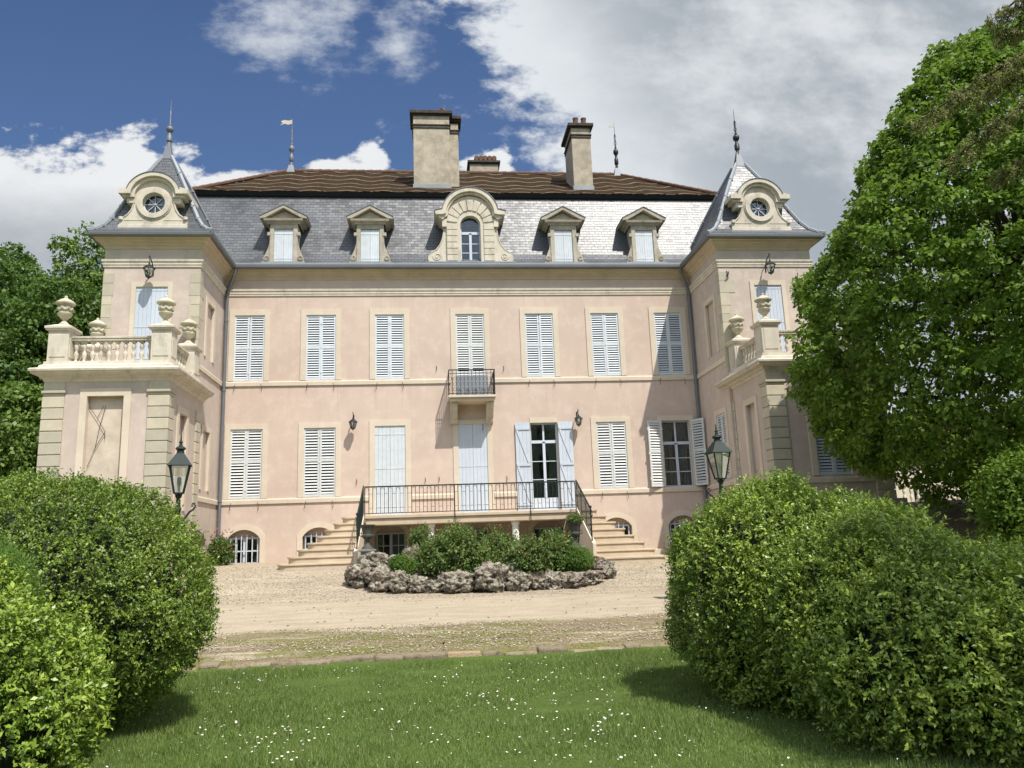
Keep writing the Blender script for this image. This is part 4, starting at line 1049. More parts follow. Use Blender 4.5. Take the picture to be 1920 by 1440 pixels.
# ================================================================== street lanterns
def lamp_post(x, y, z0, zt, label, rot=0):
    t_ = thing('lamp_post', (x, y, z0), label, 'lamp post', 'green lamp posts flanking the garden', rot=(0, 0, rot))
    t_.scale = (.86, .86, 1)
    H = zt - z0; b = H - 1.30                        # b: foot of the lantern's gallery
    MB().lathe([(.16, 0), (.16, .12), (.10, .2), (.075, .5), (.06, .55), (.048, .7), (.042, b-.45), (.065, b-.43), (.065, b-.38), (.05, b-.34), (.055, b-.16), (.075, b-.12), (.05, b-.04), (.045, b+.10), (.075, b+.14), (.05, b+.18)], (0, 0, 0), 14).build('post', M['iron'], t_, local=True, smooth=True)
    m = MB()
    for s in (-1, 1):
        m.tube([(s*a, 0, b+c) for a, c in [(.05, -.28), (.12, -.31), (.18, -.24), (.24, -.16), (.31, -.12), (.36, -.06), (.34, .0), (.29, .0), (.28, -.05), (.31, -.06)]], [.03, .028, .024, .022, .02, .018, .016, .014, .014, .012], 6)
        m.tube([(s*a, 0, b+c) for a, c in [(.07, -.36), (.15, -.40), (.20, -.36), (.17, -.30), (.13, -.33)]], .018, 6)
    m.build('scroll_arm', M['iron'], t_, local=True, smooth=True)
    g0, g1 = b+.20, b+.72
    m = MB(); 
    for k in range(4): 
        sx_, sy_ = (1 if k in (0, 1) else -1), (1 if k in (1, 2) else -1); m.tube([(.095*sx_, .095*sy_, g0), (.205*sx_, .205*sy_, g1)], .020, 4)
        m.tube([(.04*sx_, .04*sy_, b+.12), (.075*sx_, .075*sy_, g0)], .012, 4)
    for h_, zz in ((.10, g0), (.205, g1)):
        for (xa_, ya_, xb_, yb_) in ((-1, -1, 1, -1), (1, -1, 1, 1), (1, 1, -1, 1), (-1, 1, -1, -1)): m.tube([(xa_*h_, ya_*h_, zz), (xb_*h_, yb_*h_, zz)], .015, 4)
    m.build('lantern_frame', M['iron'], t_, local=True)
    m = MB().frustum((0, 0), .255, .24, g1, g1+.03).frustum((0, 0), .235, .085, g1+.03, g1+.24).lathe([(.085, g1+.24), (.07, g1+.30), (.115, g1+.33), (.10, g1+.36), (.04, g1+.39), (.03, g1+.44), (.045, g1+.46), (.02, g1+.50), (.008, g1+.62)], (0, 0, 0), 12)
    m.build('lantern_roof', M['iron'], t_, local=True)
    MB().frustum((0, 0), .088, .198, g0+.01, g1-.01).build('glass', M['lampglass'], t_, local=True)
    MB().lathe([(.02, g0+.03), (.02, g0+.12), (.045, g0+.16), (.045, g0+.28), (.02, g0+.31)], (0, 0, 0), 10).build('bulb', M['milkwhite'], t_, local=True, smooth=True)
pa, pb = at(340, 818, 16), at(1342, 798, 16)
lamp_post(pa.x, 16, gz(pa.x, 16), pa.z, 'dark green lamp post rising behind the large left hedge', .25)
lamp_post(pb.x, 16, gz(pb.x, 16), pb.z, 'dark green lamp post rising behind the right hedge, in front of the open window', .1)
# ================================================================== GROUND
def sheet(name, xs, ys, mat, kind='structure', dz=0):
    vs = [(x, y, gz(x, y)+dz+(.012*noise.noise(Vector((x*.8, y*.8, 0))) if y > 12 else .02*noise.noise(Vector((x*.5, y*.5, 5))))) for y in ys for x in xs]
    n = len(xs); fs = [(j*n+i, j*n+i+1, (j+1)*n+i+1, (j+1)*n+i) for j in range(len(ys)-1) for i in range(n-1)]
    o = MB().add(vs, fs).build(name, mat, smooth=True); return tag(o, kind=kind)
def lin(a, b, n): return [a+(b-a)*i/n for i in range(n+1)]
XS = [-400, -150, -60, -30] + lin(-16, 22, 76) + [34, 60, 150, 400]
m_, q, o = newmat('gravel'); p = pos(q); sp = q.node('ShaderNodeSeparateXYZ', inp={0: p}); Y_ = sp.outputs[1]; X_ = sp.outputs[0]
pw = q.math('ADD', Y_, q.math('MULTIPLY', q.math('SUBTRACT', q.noise(p, .8, 5, .6), .5), 1.3))
pan = q.vmath('MULTIPLY', p, (.5, 1.6, 1))
patch = q.noise(pan, .9, 6, .65); fine = q.noise(p, 38, 4, .7); vor = q.node('ShaderNodeTexVoronoi', inp={'Vector': p, 'Scale': 42.0}); vd = q.node('ShaderNodeSeparateColor', inp={0: vor.outputs[1]}).outputs[0]
pale = q.mix(vd, (.27, .22, .15), (.50, .43, .33)); pathc = q.mix(vd, (.35, .295, .215), (.42, .355, .265)); pathc = q.mix(q.range(q.noise(pan, 2.2, 5, .65), .42, .66, 0, .55), pathc, (.26, .215, .15)); brown = q.mix(vd, (.125, .095, .058), (.27, .215, .145)); moss = q.mix(vd, (.085, .09, .022), (.19, .185, .055))
fore = q.mix(vd, (.17, .14, .10), (.40, .34, .255))
fore = q.mix(q.range(q.noise(pan, 1.5, 5, .6), .42, .62, 0, .7), fore, pale)
fore = q.mix(q.range(Y_, 21.5, 24, 0, .75), fore, pathc)
near = q.mix(q.range(patch, .51, .62), brown, pale)
near = q.mix(q.range(q.noise(pan, 1.3, 5, .6), .53, .62, 0, .6), near, moss)
near = q.mix(q.range(q.noise(q.vmath('MULTIPLY', p, (.35, 1.1, 1)), 1.6, 6, .7), .46, .57, 0, .85), near, moss)
c = q.mix(q.range(pw, 14.75, 15.1), near, pathc)
c = q.mix(q.range(pw, 18.6, 19.1), c, fore)
c = q.mix(q.range(q.noise(p, 3.5, 4, .7), .60, .68, 0, .3), c, (.2, .16, .11))
tree_shade = q.mix(vd, (.10, .085, .055), (.20, .17, .11))
c = q.mix(q.math('MULTIPLY', q.range(X_, 8.5, 10.5), q.range(Y_, 27, 24)), c, tree_shade)  # ground under the great tree coloured darker to paint its shade
c = q.mix(q.range(q.math('ABSOLUTE', X_), 20, 26), c, (.07, .10, .03))
pbr(q, o, c, .95, q.math('ADD', fine, vor.outputs[0]), .8, .012, .15)
M['gravel'] = m_
m_, q, o = newmat('lawn'); p = pos(q)
c = q.mix(q.range(q.noise(p, 1.1, 5, .6), .3, .7), (.065, .11, .018), (.115, .18, .032)); c = q.mix(q.range(q.noise(p, 60, 3, .7), .45, .7, 0, .6), c, (.05, .045, .02))
pbr(q, o, c, .9, q.noise(p, 90, 4, .7), .8, .03, .2); M['lawn'] = m_
sheet('lawn', XS, [-60, -20, -5, 0, 3] + lin(4, 12.1, 24), M['lawn'])
sheet('gravel_verge', XS, lin(12.1, 15, 16), M['gravel']); sheet('gravel_path', XS, lin(15, 18.9, 14), M['gravel']); sheet('forecourt', XS, lin(18.9, 27.2, 30), M['gravel'])
sheet('ground', XS, [27.2, 32, 40, 60, 100, 200, 500, 900], M['lawn'])
mb = MB(); x = -9.0
while x < 11:
    w = rnd.uniform(.22, .62); h = .115 + rnd.uniform(-.03, .03); y0 = 12.08 + rnd.uniform(-.03, .03)
    T = Matrix.Translation((x+w/2, y0+.12, gz(x, 12.4)-.0)) @ Matrix.Rotation(rnd.uniform(-.09, .09), 4, 'Z') @ Matrix.Rotation(rnd.uniform(-.06, .06), 4, 'Y') @ Matrix.Rotation(rnd.uniform(-.15, .1), 4, 'X')
    mb.box(-w/2+.008, w/2-.008, -.13, .13, -.20, rnd.uniform(-.045, .02), T); x += w
m_, q, o = newmat('kerb_stone'); g_ = q.node('ShaderNodeNewGeometry'); rp = g_.outputs['Random Per Island']; pp_ = g_.outputs['Position']
c = q.mix(rp, (.22, .18, .125), (.32, .27, .19)); c = q.mix(q.range(q.noise(pp_, 9, 5, .7), .50, .66, 0, .8), c, (.12, .105, .06)); c = q.mix(q.range(rp, .9, .95), c, (.36, .27, .17))
pbr(q, o, c, .95, q.noise(pp_, 25, 5, .7), .9, .03, .1)
tag(mb.build('stone_kerb', m_, bevel=.032), kind='structure')

# ================================================================== FOLIAGE TOOLS
R0 = np.random.default_rng(11)
_K = R0.normal(size=(24, 3)); _PH = R0.uniform(0, 6.28, 24)
def nfield(P, scale): return (np.sin(P @ (_K.T*scale) + _PH).sum(1))/24**.5/.9
def norm(v): return v/np.maximum(1e-9, np.linalg.norm(v, axis=1, keepdims=True))
def leafmesh(name, P, D, N, size, width, mat, parent=None, fold=.25, label=None):
    """P base points, D pointing directions, N leaf normals; every leaf is a folded four-cornered blade"""
    n = len(P); D = norm(D); Sd = norm(np.cross(D, N)); Nn = np.cross(Sd, D)
    s = np.asarray(size).reshape(-1, 1)*np.ones((n, 1)); w = s*width
    V = np.empty((n, 4, 3)); V[:, 0] = P; V[:, 1] = P + D*s*.5 + Sd*w*.5 + Nn*s*fold*.5; V[:, 2] = P + D*s - Nn*s*fold*.3; V[:, 3] = P + D*s*.5 - Sd*w*.5 + Nn*s*fold*.5
    me = bpy.data.meshes.new(name); me.vertices.add(n*4); me.vertices.foreach_set('co', V.reshape(-1).astype(np.float32))
    me.loops.add(n*4); me.loops.foreach_set('vertex_index', np.arange(n*4, dtype=np.int32)); me.polygons.add(n)
    me.polygons.foreach_set('loop_start', np.arange(n, dtype=np.int32)*4); me.materials.append(mat); me.update(calc_edges=True); me.validate()
    return link(name, me, parent, label=label)
def shoots(anch, nrm, count, length, leaf, width, spread=.6, up=.35, jitter=.35):
    """sprigs: leaves set along short twigs growing out of the surface"""
    n = len(anch); d = norm(nrm + R0.normal(size=(n, 3))*spread + np.array([0, 0, up])); L = length*R0.uniform(.5, 1.25, (n, 1))
    t_ = np.tile(np.linspace(.1, 1, count), n).reshape(-1, 1)
    A = np.repeat(anch, count, 0); Dd = np.repeat(d, count, 0); Ll = np.repeat(L, count, 0)
    side = norm(np.cross(Dd, R0.normal(size=Dd.shape)))
    P = A + Dd*Ll*t_; D_ = norm(Dd*.7 + side*1.0 + R0.normal(size=Dd.shape)*jitter)
    N_ = norm(Dd + R0.normal(size=Dd.shape)*.5 + np.array([0, 0, .5]))
    return P, D_, N_, leaf*R0.uniform(.6, 1.25, len(P))
def ell_points(ells, dens, ground, depth=.075, amp=.05, nscale=2.2):
    Ps, Ns = [], []
    for (c, r) in ells:
        c, r = np.array(c), np.array(r); area = 4*PI*((r[0]*r[1])**1.6/3+(r[0]*r[2])**1.6/3+(r[1]*r[2])**1.6/3)**(1/1.6)
        n = int(area*dens); u = norm(R0.normal(size=(n, 3))); k = 1 - np.abs(R0.normal(size=(n, 1)))*depth
        P = c + u*r*(k); N = norm(u/r); cl = nfield(P, 15/(1+4*(r[0] < .5))); P = P + N*np.maximum(-.07, amp*nfield(P, nscale) + amp*.8*nfield(P, nscale*3.6) + .022*cl).reshape(-1, 1)
        keep = (P[:, 2] > ground) & (R0.uniform(size=n) < np.clip(.72+.5*cl, .12, 1)) & ((nfield(P, nscale*4.2) > -1.3) | (R0.uniform(size=len(P)) < .6))
        for (c2, r2) in ells:
            if c2 is not None and not (np.allclose(c2, c)): keep &= (((P-np.array(c2))/np.array(r2))**2).sum(1) > .66
        Ps.append(P[keep]); Ns.append(N[keep])
    return np.vstack(Ps), np.vstack(Ns)
def core(ells, k, name, mat, parent, ground):  # solid dark hull added to block light inside the foliage
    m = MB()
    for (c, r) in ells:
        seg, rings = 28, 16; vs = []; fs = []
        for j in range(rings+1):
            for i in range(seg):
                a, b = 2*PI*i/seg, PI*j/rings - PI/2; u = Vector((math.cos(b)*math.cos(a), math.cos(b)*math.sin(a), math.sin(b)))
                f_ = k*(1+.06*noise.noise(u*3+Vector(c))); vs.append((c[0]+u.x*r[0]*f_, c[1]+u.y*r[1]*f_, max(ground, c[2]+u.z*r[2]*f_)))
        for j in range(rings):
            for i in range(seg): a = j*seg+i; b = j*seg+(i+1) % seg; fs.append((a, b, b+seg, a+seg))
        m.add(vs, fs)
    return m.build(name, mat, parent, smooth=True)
def hedge(name, ells, label, mat, dens, leaf=.030, cnt=8, ln=.10, g=.02, cat='hedge', amp=.05, ck=.80, w=.55, nscale=2.2, long=0, spread=.6, up=.35):
    c0_ = ells[0][0]; h_ = thing(name, (c0_[0], c0_[1], g), label, cat)
    P, N = ell_points(ells, dens, g+.03, amp=amp, nscale=nscale)
    out_ = shoots(P, N, cnt, ln, leaf, w, spread, up)
    leafmesh('foliage', out_[0], out_[1], out_[2], out_[3], w, M[mat], h_)
    core(ells, ck, 'dark_core', M['core'], h_, g-.05)
    if long:                                       # shoots off the clipped face, coloured bright to paint in highlights
        idx = R0.choice(len(P), long*3); o2 = shoots(P[idx]+N[idx]*.02, N[idx], 9, ln*1.25, leaf*1.1, w, .5, .5)
        leafmesh('highlight_shoots', o2[0], o2[1], o2[2], o2[3], w, M['highlight'], h_)
    return h_
hedge('hedge', [((-3.86, 8.6, 1.16), (1.57, 1.42, 1.30)), ((-5.6, 8.9, 1.10), (1.6, 1.5, 1.30))], 'large clipped dark green hedge dome at the left, in front of the left lamp post', 'hedge', 1250, .033, 8, .10, long=260, amp=.05)
hedge('bush', [((-2.95, 5.35, .70), (.86, .80, .76)), ((-3.9, 5.6, .8), (1.0, .9, .8))], 'bright green bush at the bottom left, nearest to the camera', 'hedgebright', 1350, .038, 9, .12, cat='bush', long=260, w=.5, amp=.07)
hedge('bush', [((-3.62, 6.9, 1.35), (.42, .40, .45))], 'small feathery bush at the left edge, between the near bush and the hedge dome', 'low', 2200, .024, 10, .14, cat='bush', ck=.7, g=.0, w=.3)
hedge('hedge', [((3.70, 8.45, .98), (1.06, 1.3, 1.12)), ((4.05, 7.3, .80), (1.08, 1.2, .98)), ((4.05, 6.5, .60), (.92, .95, .84))], 'large pale green hedge mound right of the lawn, in front of the right lamp post', 'hedgetwig', 1050, .040, 9, .13, long=620, amp=.075, w=.5, nscale=1.8)
hedge('hedge', [((5.1, 10.2, .95), (1.35, 1.25, 1.18)), ((6.4, 10.6, .60), (1.4, 1.4, .90))], 'dark hedge mound with sunlit rim, behind the large right mound', 'hedge', 900, .038, 8, .13, long=200, amp=.06)
hedge('hedge', [((4.72, 6.15, .62), (1.05, 1.08, .78)), ((6.3, 6.6, .65), (1.3, 1.2, .84)), ((5.6, 7.6, .6), (1.1, 1.0, .80))], 'nearest hedge mound at the bottom right corner, shaded with a bright top', 'hedgebright', 1000, .042, 9, .14, long=300, amp=.09, w=.5, nscale=1.8)

# ------------------------------------------------------------------ trees
def limb_tubes(base, top, crown_pts, r0, n, mat, parent, name='trunk'):
    m = MB(); base, top = Vector(base), Vector(top); k = 8
    pts = [base.lerp(top, i/k) + Vector((.12*math.sin(i*1.7+base.x), .12*math.cos(i*1.3+base.y), 0))*min(1, i/3) for i in range(k+1)]
    m.tube(pts, [r0*(1.25 if i == 0 else 1)*(1-.75*i/k) for i in range(k+1)], 9)
    idx = R0.choice(len(crown_pts), n)
    for j in idx:
        e = Vector(crown_pts[j]); i = min(k-1, max(2, int(k*R0.uniform(.3, .95)))); s_ = pts[i]
        mid = s_.lerp(e, .5) + Vector((0, 0, .08*(e-s_).length)); r_ = r0*.32*(1-.5*i/k)
        m.tube([s_, s_.lerp(mid, .5), mid, mid.lerp(e, .6), e], [r_, r_*.8, r_*.6, r_*.35, r_*.12], 5)
    return m.build(name, mat, parent, smooth=True)
def clump_leaves(Cn, No, crad, per, leaf, droop=.5):
    n = len(Cn); u = norm(R0.normal(size=(n*per, 3)) + np.repeat(No, per, 0)*.6 + np.array([0, 0, .45]))
    r_ = np.repeat(np.asarray(crad).reshape(-1, 1)*np.ones((n, 1)), per, 0)*R0.uniform(.45, 1.05, (n*per, 1))
    P = np.repeat(Cn, per, 0) + u*r_*np.array([1, 1, .75])
    D = norm(u*.6 + R0.normal(size=u.shape)*.55 + np.array([0, 0, -droop])); N = norm(u + R0.normal(size=u.shape)*.45 + np.array([0, 0, .5]))
    return P, D, N, leaf*R0.uniform(.6, 1.2, n*per)
def tree(loc, crowns, label, mat, nclump, crad, per, leaf, trunk_r=.3, limbs=20, group=None, name='tree', w=.7, inner=.25, amp=.18):
    t_ = thing(name, loc, label, 'tree', group)
    Cs, Ns = [], []; tot = sum(c[1][0]*c[1][2] for c in crowns)
    for (c, r) in crowns:
        n = int(nclump*r[0]*r[2]/tot); u = norm(R0.normal(size=(n, 3))); c, r = np.array(c), np.array(r)
        k = np.where(R0.uniform(size=n) < inner, R0.uniform(.35, .8, n), 1.0 - np.abs(R0.normal(size=n))*.06).reshape(-1, 1)
        P = c + u*r*k; P = P*1.0 + norm(u/r)*((nfield(P, 1.6/r.mean()*1.6))*amp*r.mean()*.5).reshape(-1, 1); Cs.append(P); Ns.append(norm(u/r))
    Cs = np.vstack(Cs); Ns = np.vstack(Ns)
    P, D, N, s_ = clump_leaves(Cs, Ns, crad*R0.uniform(.6, 1.25, len(Cs)), per, leaf)
    leafmesh('crown', P, D, N, s_, w, M[mat], t_)
    top = Vector(crowns[0][0]) + Vector((0, 0, crowns[0][1][2]*.55))
    limb_tubes(loc, top, Cs, trunk_r, limbs, M['bark'], t_)
    return t_
# the great tree on the right: crown outline by height
TY = 17.0
sil = [(30, 1880), (55, 1800), (90, 1750), (140, 1700), (200, 1655), (290, 1618), (370, 1588), (430, 1555), (500, 1518), (580, 1503), (650, 1500), (720, 1508), (800, 1542), (850, 1580), (885, 1650), (915, 1705), (945, 1770)]
ax_ = at(1930, 500, TY).x
prof = [(at(x_, y_, TY).z, ax_ - at(x_, y_, TY).x) for y_, x_ in sil]; prof.sort()
zs_ = np.array([a for a, b in prof]); rs_ = np.array([b for a, b in prof])
big = thing('tree', (ax_, TY, gz(ax_, TY)), 'huge broad-leaved tree with dense bright green crown, right of the house', 'tree')
n = 4300; zz = R0.uniform(zs_[0], zs_[-1], n); rr_ = np.interp(zz, zs_, rs_); keep = R0.uniform(0, rs_.max(), n) < rr_*1.15; zz = zz[keep]; rr_ = rr_[keep]
th_ = R0.uniform(0, 2*PI, len(zz)); kk = np.where(R0.uniform(size=len(zz)) < .34, R0.uniform(.3, .8, len(zz)), 1-np.abs(R0.normal(size=len(zz)))*.05)
Cn = np.stack([ax_ + rr_*kk*np.cos(th_), TY + rr_*kk*np.sin(th_)*.85, zz], 1); No = norm(np.stack([np.cos(th_), np.sin(th_), (zz-6.5)/7], 1))
Cn += No*(nfield(Cn, .9)*.24+nfield(Cn, 2.6)*.13).reshape(-1, 1) - No*.38
P, D, N, s_ = clump_leaves(Cn, No, .29*R0.uniform(.6, 1.35, len(Cn)), 54, .135, .6)
leafmesh('crown', P, D, N, s_, .72, M['tree'], big, fold=.22)
limb_tubes((ax_, TY, gz(ax_, TY)-.1), (ax_, TY, 10), Cn, .34, 46, M['bark'], big)
# conifer whose drooping boughs hang into the picture before the great tree
cX = 6.6
ced = thing('cedar_tree', (cX+.5, 2.3, 0), 'brownish green conifer at the right edge, its boughs hanging before the great tree', 'tree')
bz = MB(); PP, DD, NN = [], [], []
for (x0, y0, x1, y1) in ((2000, 150, 1740, 215), (2000, 190, 1800, 290), (1990, 120, 1850, 175), (2010, 260, 1885, 330), (1990, 5, 1880, 25), (2000, 40, 1895, 60)):
    a, b = at(x0, y0, 6.4), at(x1, y1, 6.2); b = at(x1-15, y1, 6.2); a = Vector((cX+.6, 5.0, a.z+.5)); k = 26
    pts = [a.lerp(b, i/k) + Vector((0, 0, .18*math.sin(PI*i/k)-.05*i/k)) for i in range(k+1)]
    bz.tube(pts, [.03*(1-.85*i/k)+.004 for i in range(k+1)], 5)
    for i in range(9, k+1):
        for s_ in range(8):
            p0 = pts[i] + Vector(R0.normal(size=3))*.04; L = R0.uniform(.10, .30)*(1.1-.6*i/k)
            d_ = Vector((R0.normal()*.5-.2, R0.normal()*.5, -.75)).normalized(); bz.tube([p0, p0+d_*L], [.006, .002], 3)
            m = 46; t__ = R0.uniform(0, 1, (m, 1)); PP.append(np.array(p0)+np.array(d_)*L*t__+R0.normal(size=(m, 3))*.012); DD.append(np.array(d_)*.8+R0.normal(size=(m, 3))*.7); NN.append(R0.normal(size=(m, 3)))
bz.tube([(cX+.5, 2.3, -.1), (cX+.55, 2.3, 5), (cX+.5, 2.3, 9.8)], [.26, .18, .05], 9); ccen = np.array([cX+.25, 2.25, 6.7])
u_ = norm(R0.normal(size=(420, 3))); Cc = ccen+u_*np.array([1.9, 2.1, 2.9])*R0.uniform(.5, 1, (420, 1))**.5; Pc_, Dc_, Nc_, sc_ = clump_leaves(Cc, u_, .38, 70, .11, .9); PP.append(Pc_); DD.append(Dc_); NN.append(Nc_)
for e_ in Cc[::12]: bz.tube([(cX+.5, 2.3, max(2.5, e_[2]-.5)), tuple(e_)], [.04, .01], 4)
bz.tube([(cX+.5, 2.3, 3.6), (cX+.6, 5.0, 4.4)], [.06, .03], 5); bz.build('trunk', M['bark'], ced)
PP, DD, NN = map(np.vstack, (PP, DD, NN)); leafmesh('needles', PP, DD, NN, np.where(PP[:, 1] > 5.2, .034, .09), .30, M['cedar'], ced)
# dark shrub at the right edge below the tree
def shrub(px, py, rx, rz, Y, mat, label, dens=900, leaf=.06, name='shrub', group=None, cnt=7, ln=.14, ck=.6, w=.6, cat='shrub', ry=None, up=.5):
    c = at(px, py, Y); k = Y/FPX; r = (rx*k, (ry or rx*.8)*k, rz*k); g = gz(c.x, Y)
    h_ = thing(name, (c.x, Y, g), label, cat, group)
    E_ = [(tuple(c), r)]; P, N = ell_points(E_, dens, g, depth=.30, amp=.26*min(r), nscale=3/r[0]*.6)
    o_ = shoots(P, N, cnt, ln, leaf, w, .8, up); leafmesh('foliage', *o_, w, M[mat], h_)
    m = MB()
    for _ in range(9): e = Vector(P[R0.integers(len(P))]); s0 = Vector((c.x, Y, g-.03)); m.tube([s0, s0.lerp(e, .5)+Vector((0, 0, .1*r[2])), e], [.018*min(1, r[0]*2), .011, .003], 4)
    m.build('stems', M['bark'], h_)
    if ck: core(E_, ck, 'dark_hull', M['core'], h_, g-.05)
    return h_
shrub(1925, 950, 75, 85, 13.5, 'tree', 'dark leafy shrub at the right edge, under the great tree', 500, .09, ln=.4, ck=.4)

# trees beyond the left porch
FT = [((165, 560), 75, 150, 36, 'fartree2', 'light green tree whose top shows left of the pavilion eaves', 2),
      ((25, 560), 60, 95, 40, 'fartree', 'dark tree with a pointed top at the far left edge', 1),
      ((110, 640), 80, 110, 34, 'fartree', 'mid green tree directly behind the outermost urn of the left porch', 1),
      ((20, 700), 90, 120, 33, 'fartree', 'dark broad tree at the left edge, level with the left balustrade', 1),
      ((35, 830), 75, 110, 30, 'fartree2', 'bright leafy tree low beside the left porch pier', 2),
      ((-70, 620), 110, 190, 37, 'fartree', 'tall dark tree mostly beyond the left edge of the picture', 1),
      ((215, 700), 110, 200, 44, 'fartree', 'dark tree standing behind the left pavilion', 1)]
for (cx_, cy_), rx_, rz_, Y, mt, lb, kd in FT:
    c = at(cx_, cy_, Y); k = Y/FPX; r = (rx_*k, rx_*k*.9, rz_*k)
    tree((c.x, Y, gz(c.x, Y)), [(tuple(c), r), ((c.x+.3*r[0], c.y, c.z-.45*r[2]), (r[0]*1.05, r[1], r[2]*.75)), ((c.x-.35*r[0], c.y+.2, c.z-.5*r[2]), (r[0], r[1], r[2]*.7))], lb, mt, 620 if kd == 1 else 520, .42, 34, .20, .22, 24, 'trees beyond the left porch', inner=.3, amp=.35)
far = MB()
M['hill'] = simple('wooded_hill', (.045, .075, .025), .95, .3, .4, 3, 1.0, c2=(.02, .035, .012), bd=.5)
hl_ = thing('background_tree_belt', (-30, 62, 2), 'dark wooded belt far behind the left side of the house', 'wood'); hl_['kind'] = 'stuff'
n = 700; Pc = np.stack([R0.uniform(-75, -6, n), R0.uniform(55, 66, n), R0.uniform(1.5, 9.0, n)], 1); No = norm(np.stack([np.zeros(n), -np.ones(n), R0.uniform(0, 1, n)], 1))
P, D, N, s_ = clump_leaves(Pc, No, 1.3, 40, .55); leafmesh('foliage', P, D, N, s_, .8, M['fartree'], hl_)

# ================================================================== ROCKERY AND ITS PLANTS
m_, q, o = newmat('tufa_rock'); p = pos(q); n1 = q.noise(p, 3, 6, .65); n2 = q.noise(p, 8, 6, .75); v_ = q.node('ShaderNodeTexVoronoi', inp={'Vector': p, 'Scale': 11.0})
c = q.mix(q.range(n1, .35, .65), (.12, .105, .082), (.30, .27, .21)); c = q.mix(q.range(n2, .48, .62), c, (.40, .365, .29)); c = q.mix(q.range(n2, .47, .42), c, (.05, .04, .032)); c = q.mix(q.range(q.noise(p, 1.3, 2), .55, .65, 0, .4), c, (.24, .16, .14))
pbr(q, o, c, .95, q.math('ADD', n2, v_.outputs[0]), 1.0, .06, .1); M['tufa'] = m_
def rock(px, hw, ytop, Y, label, dep=None, seed=0, top_flat=False):
    b = at(px, 1100, Y); k = Y/FPX; g = gz(b.x, Y)-.06; zt = at(px, ytop, Y).z; r = Vector((hw*k, (dep or hw*k*.9), (zt-g)/2)); c = Vector((b.x, Y, (zt+g)/2))
    bm = bmesh.new(); bmesh.ops.create_icosphere(bm, subdivisions=5, radius=1)
    for v in bm.verts:
        u = v.co.copy(); so = Vector((seed*7.3, seed*3.1, seed*1.7))
        sq = (abs(u.x)**2.5+abs(u.y)**2.5+abs(u.z)**2.5)**(-1/2.5)
        f_ = sq*(1+.34*noise.noise(u*1.5+so)+.24*noise.noise(u*3.2+so)); 
        pit = noise.noise(u*6.0+so); pit2 = noise.noise(u*11+so)
        f_ -= .34*max(0, pit-.02) + .14*abs(pit2) + .05*noise.noise(u*22+so)
        v.co = Vector((u.x*r.x*f_, u.y*r.y*f_, u.z*r.z*f_*1.0))
    me = bpy.data.meshes.new('garden_rock'); bm.to_mesh(me); bm.free(); me.materials.append(M['tufa'])
    me.polygons.foreach_set('use_smooth', [True]*len(me.polygons))
    return tag(link('garden_rock', me, None, c), label, 'rock', 'tufa rocks edging the flower bed')
RK = [(676, 28, 1050, 20.9, 'pitted grey rock at the left end of the rockery, below the left iron urn'), (716, 27, 1060, 20.45, 'upright grooved rock, second in the front row from the left end'),
      (752, 24, 1066, 20.2, 'pale knobbly rock, third in the front row, under the low bright green plant'), (784, 21, 1075, 20.1, 'reddish brown low rock, fourth in the front row from the left'),
      (812, 20, 1084, 20.05, 'lowest reddish rock in the front row, left of the lumpy boulder'), (856, 34, 1066, 20.0, 'lumpy wide boulder of curled tufa, left of the tallest front rock'),
      (920, 35, 1050, 20.0, 'tallest pointed rock in the middle of the front row'), (975, 24, 1068, 20.0, 'squarish rock just right of the tallest front rock'),
      (1008, 17, 1076, 20.05, 'small low rock between two squarish ones in the front row'), (1036, 19, 1066, 20.1, 'narrow upright rock, fourth from the right end of the front row'), (1070, 30, 1068, 20.3, 'long dark-veined rock near the right end of the front row'),
      (1108, 25, 1064, 20.6, 'pitted rock, second from the right end of the front row'), (1136, 22, 1048, 21.1, 'big rounded rock at the right end of the rockery, below the steps'),
      (700, 30, 1030, 21.7, 'dark hollowed rock behind the left end of the front row'), (745, 26, 1036, 21.9, 'curled grey rock behind, between the left urn and the tall shrub'), (780, 22, 1018, 22.1, 'rearmost spiky pale rock, left of the flower bed shrubs'),
      (1125, 20, 1038, 21.8, 'flat-topped mossy rock behind the right end of the rockery'), (898, 20, 1072, 20.35, 'rock half hidden behind the tallest front rock'), (962, 20, 1046, 20.9, 'brownish rock showing between the shrubs in the middle')]
for i, (a, b, c_, d_, lb) in enumerate(RK): rock(a, b*.95, c_+5, d_, lb, seed=i+1)
bc = at(905, 1060, 21.3); mb = MB(); vs = []; fs = []
for j in range(9):
    for i in range(32): a = 2*PI*i/32; rr = j/8; vs.append((bc.x+3.05*rr*math.cos(a), 21.3+1.15*rr*math.sin(a), gz(bc.x, 21.3)-.12+.38*(1-rr**2)+.03*noise.noise(Vector((a*2, rr*4, 0)))))
for j in range(8):
    for i in range(32): fs.append((j*32+i, j*32+(i+1) % 32, (j+1)*32+(i+1) % 32, (j+1)*32+i))
tag(mb.add(vs, fs).build('soil', simple('bed_soil', (.10, .075, .05), .95, .3, 5, 40, .8), smooth=True), kind='structure')
SH = [(842, 1050, 50, 32, 21.2, 'rose', 'dense dark green rose bush, largest on the left of the flower bed'), (905, 1062, 20, 18, 20.9, 'rose', 'small rose bush just behind the tallest rock'),
      (935, 1040, 26, 26, 21.9, 'rose', 'loose rose bush with reddish shoots in the middle of the bed, under the terrace'), (978, 1050, 34, 28, 21.1, 'rose', 'leafy rose bush right of the middle of the flower bed'),
      (1036, 1046, 28, 30, 21.3, 'rose', 'rose bush with coppery tips left of the right iron urn')]
for a in SH: shrub(*a[:6], a[6], 800, .07, 'rose_bush', 'rose bushes in the flower bed', cnt=8, ln=.36, ck=.36)
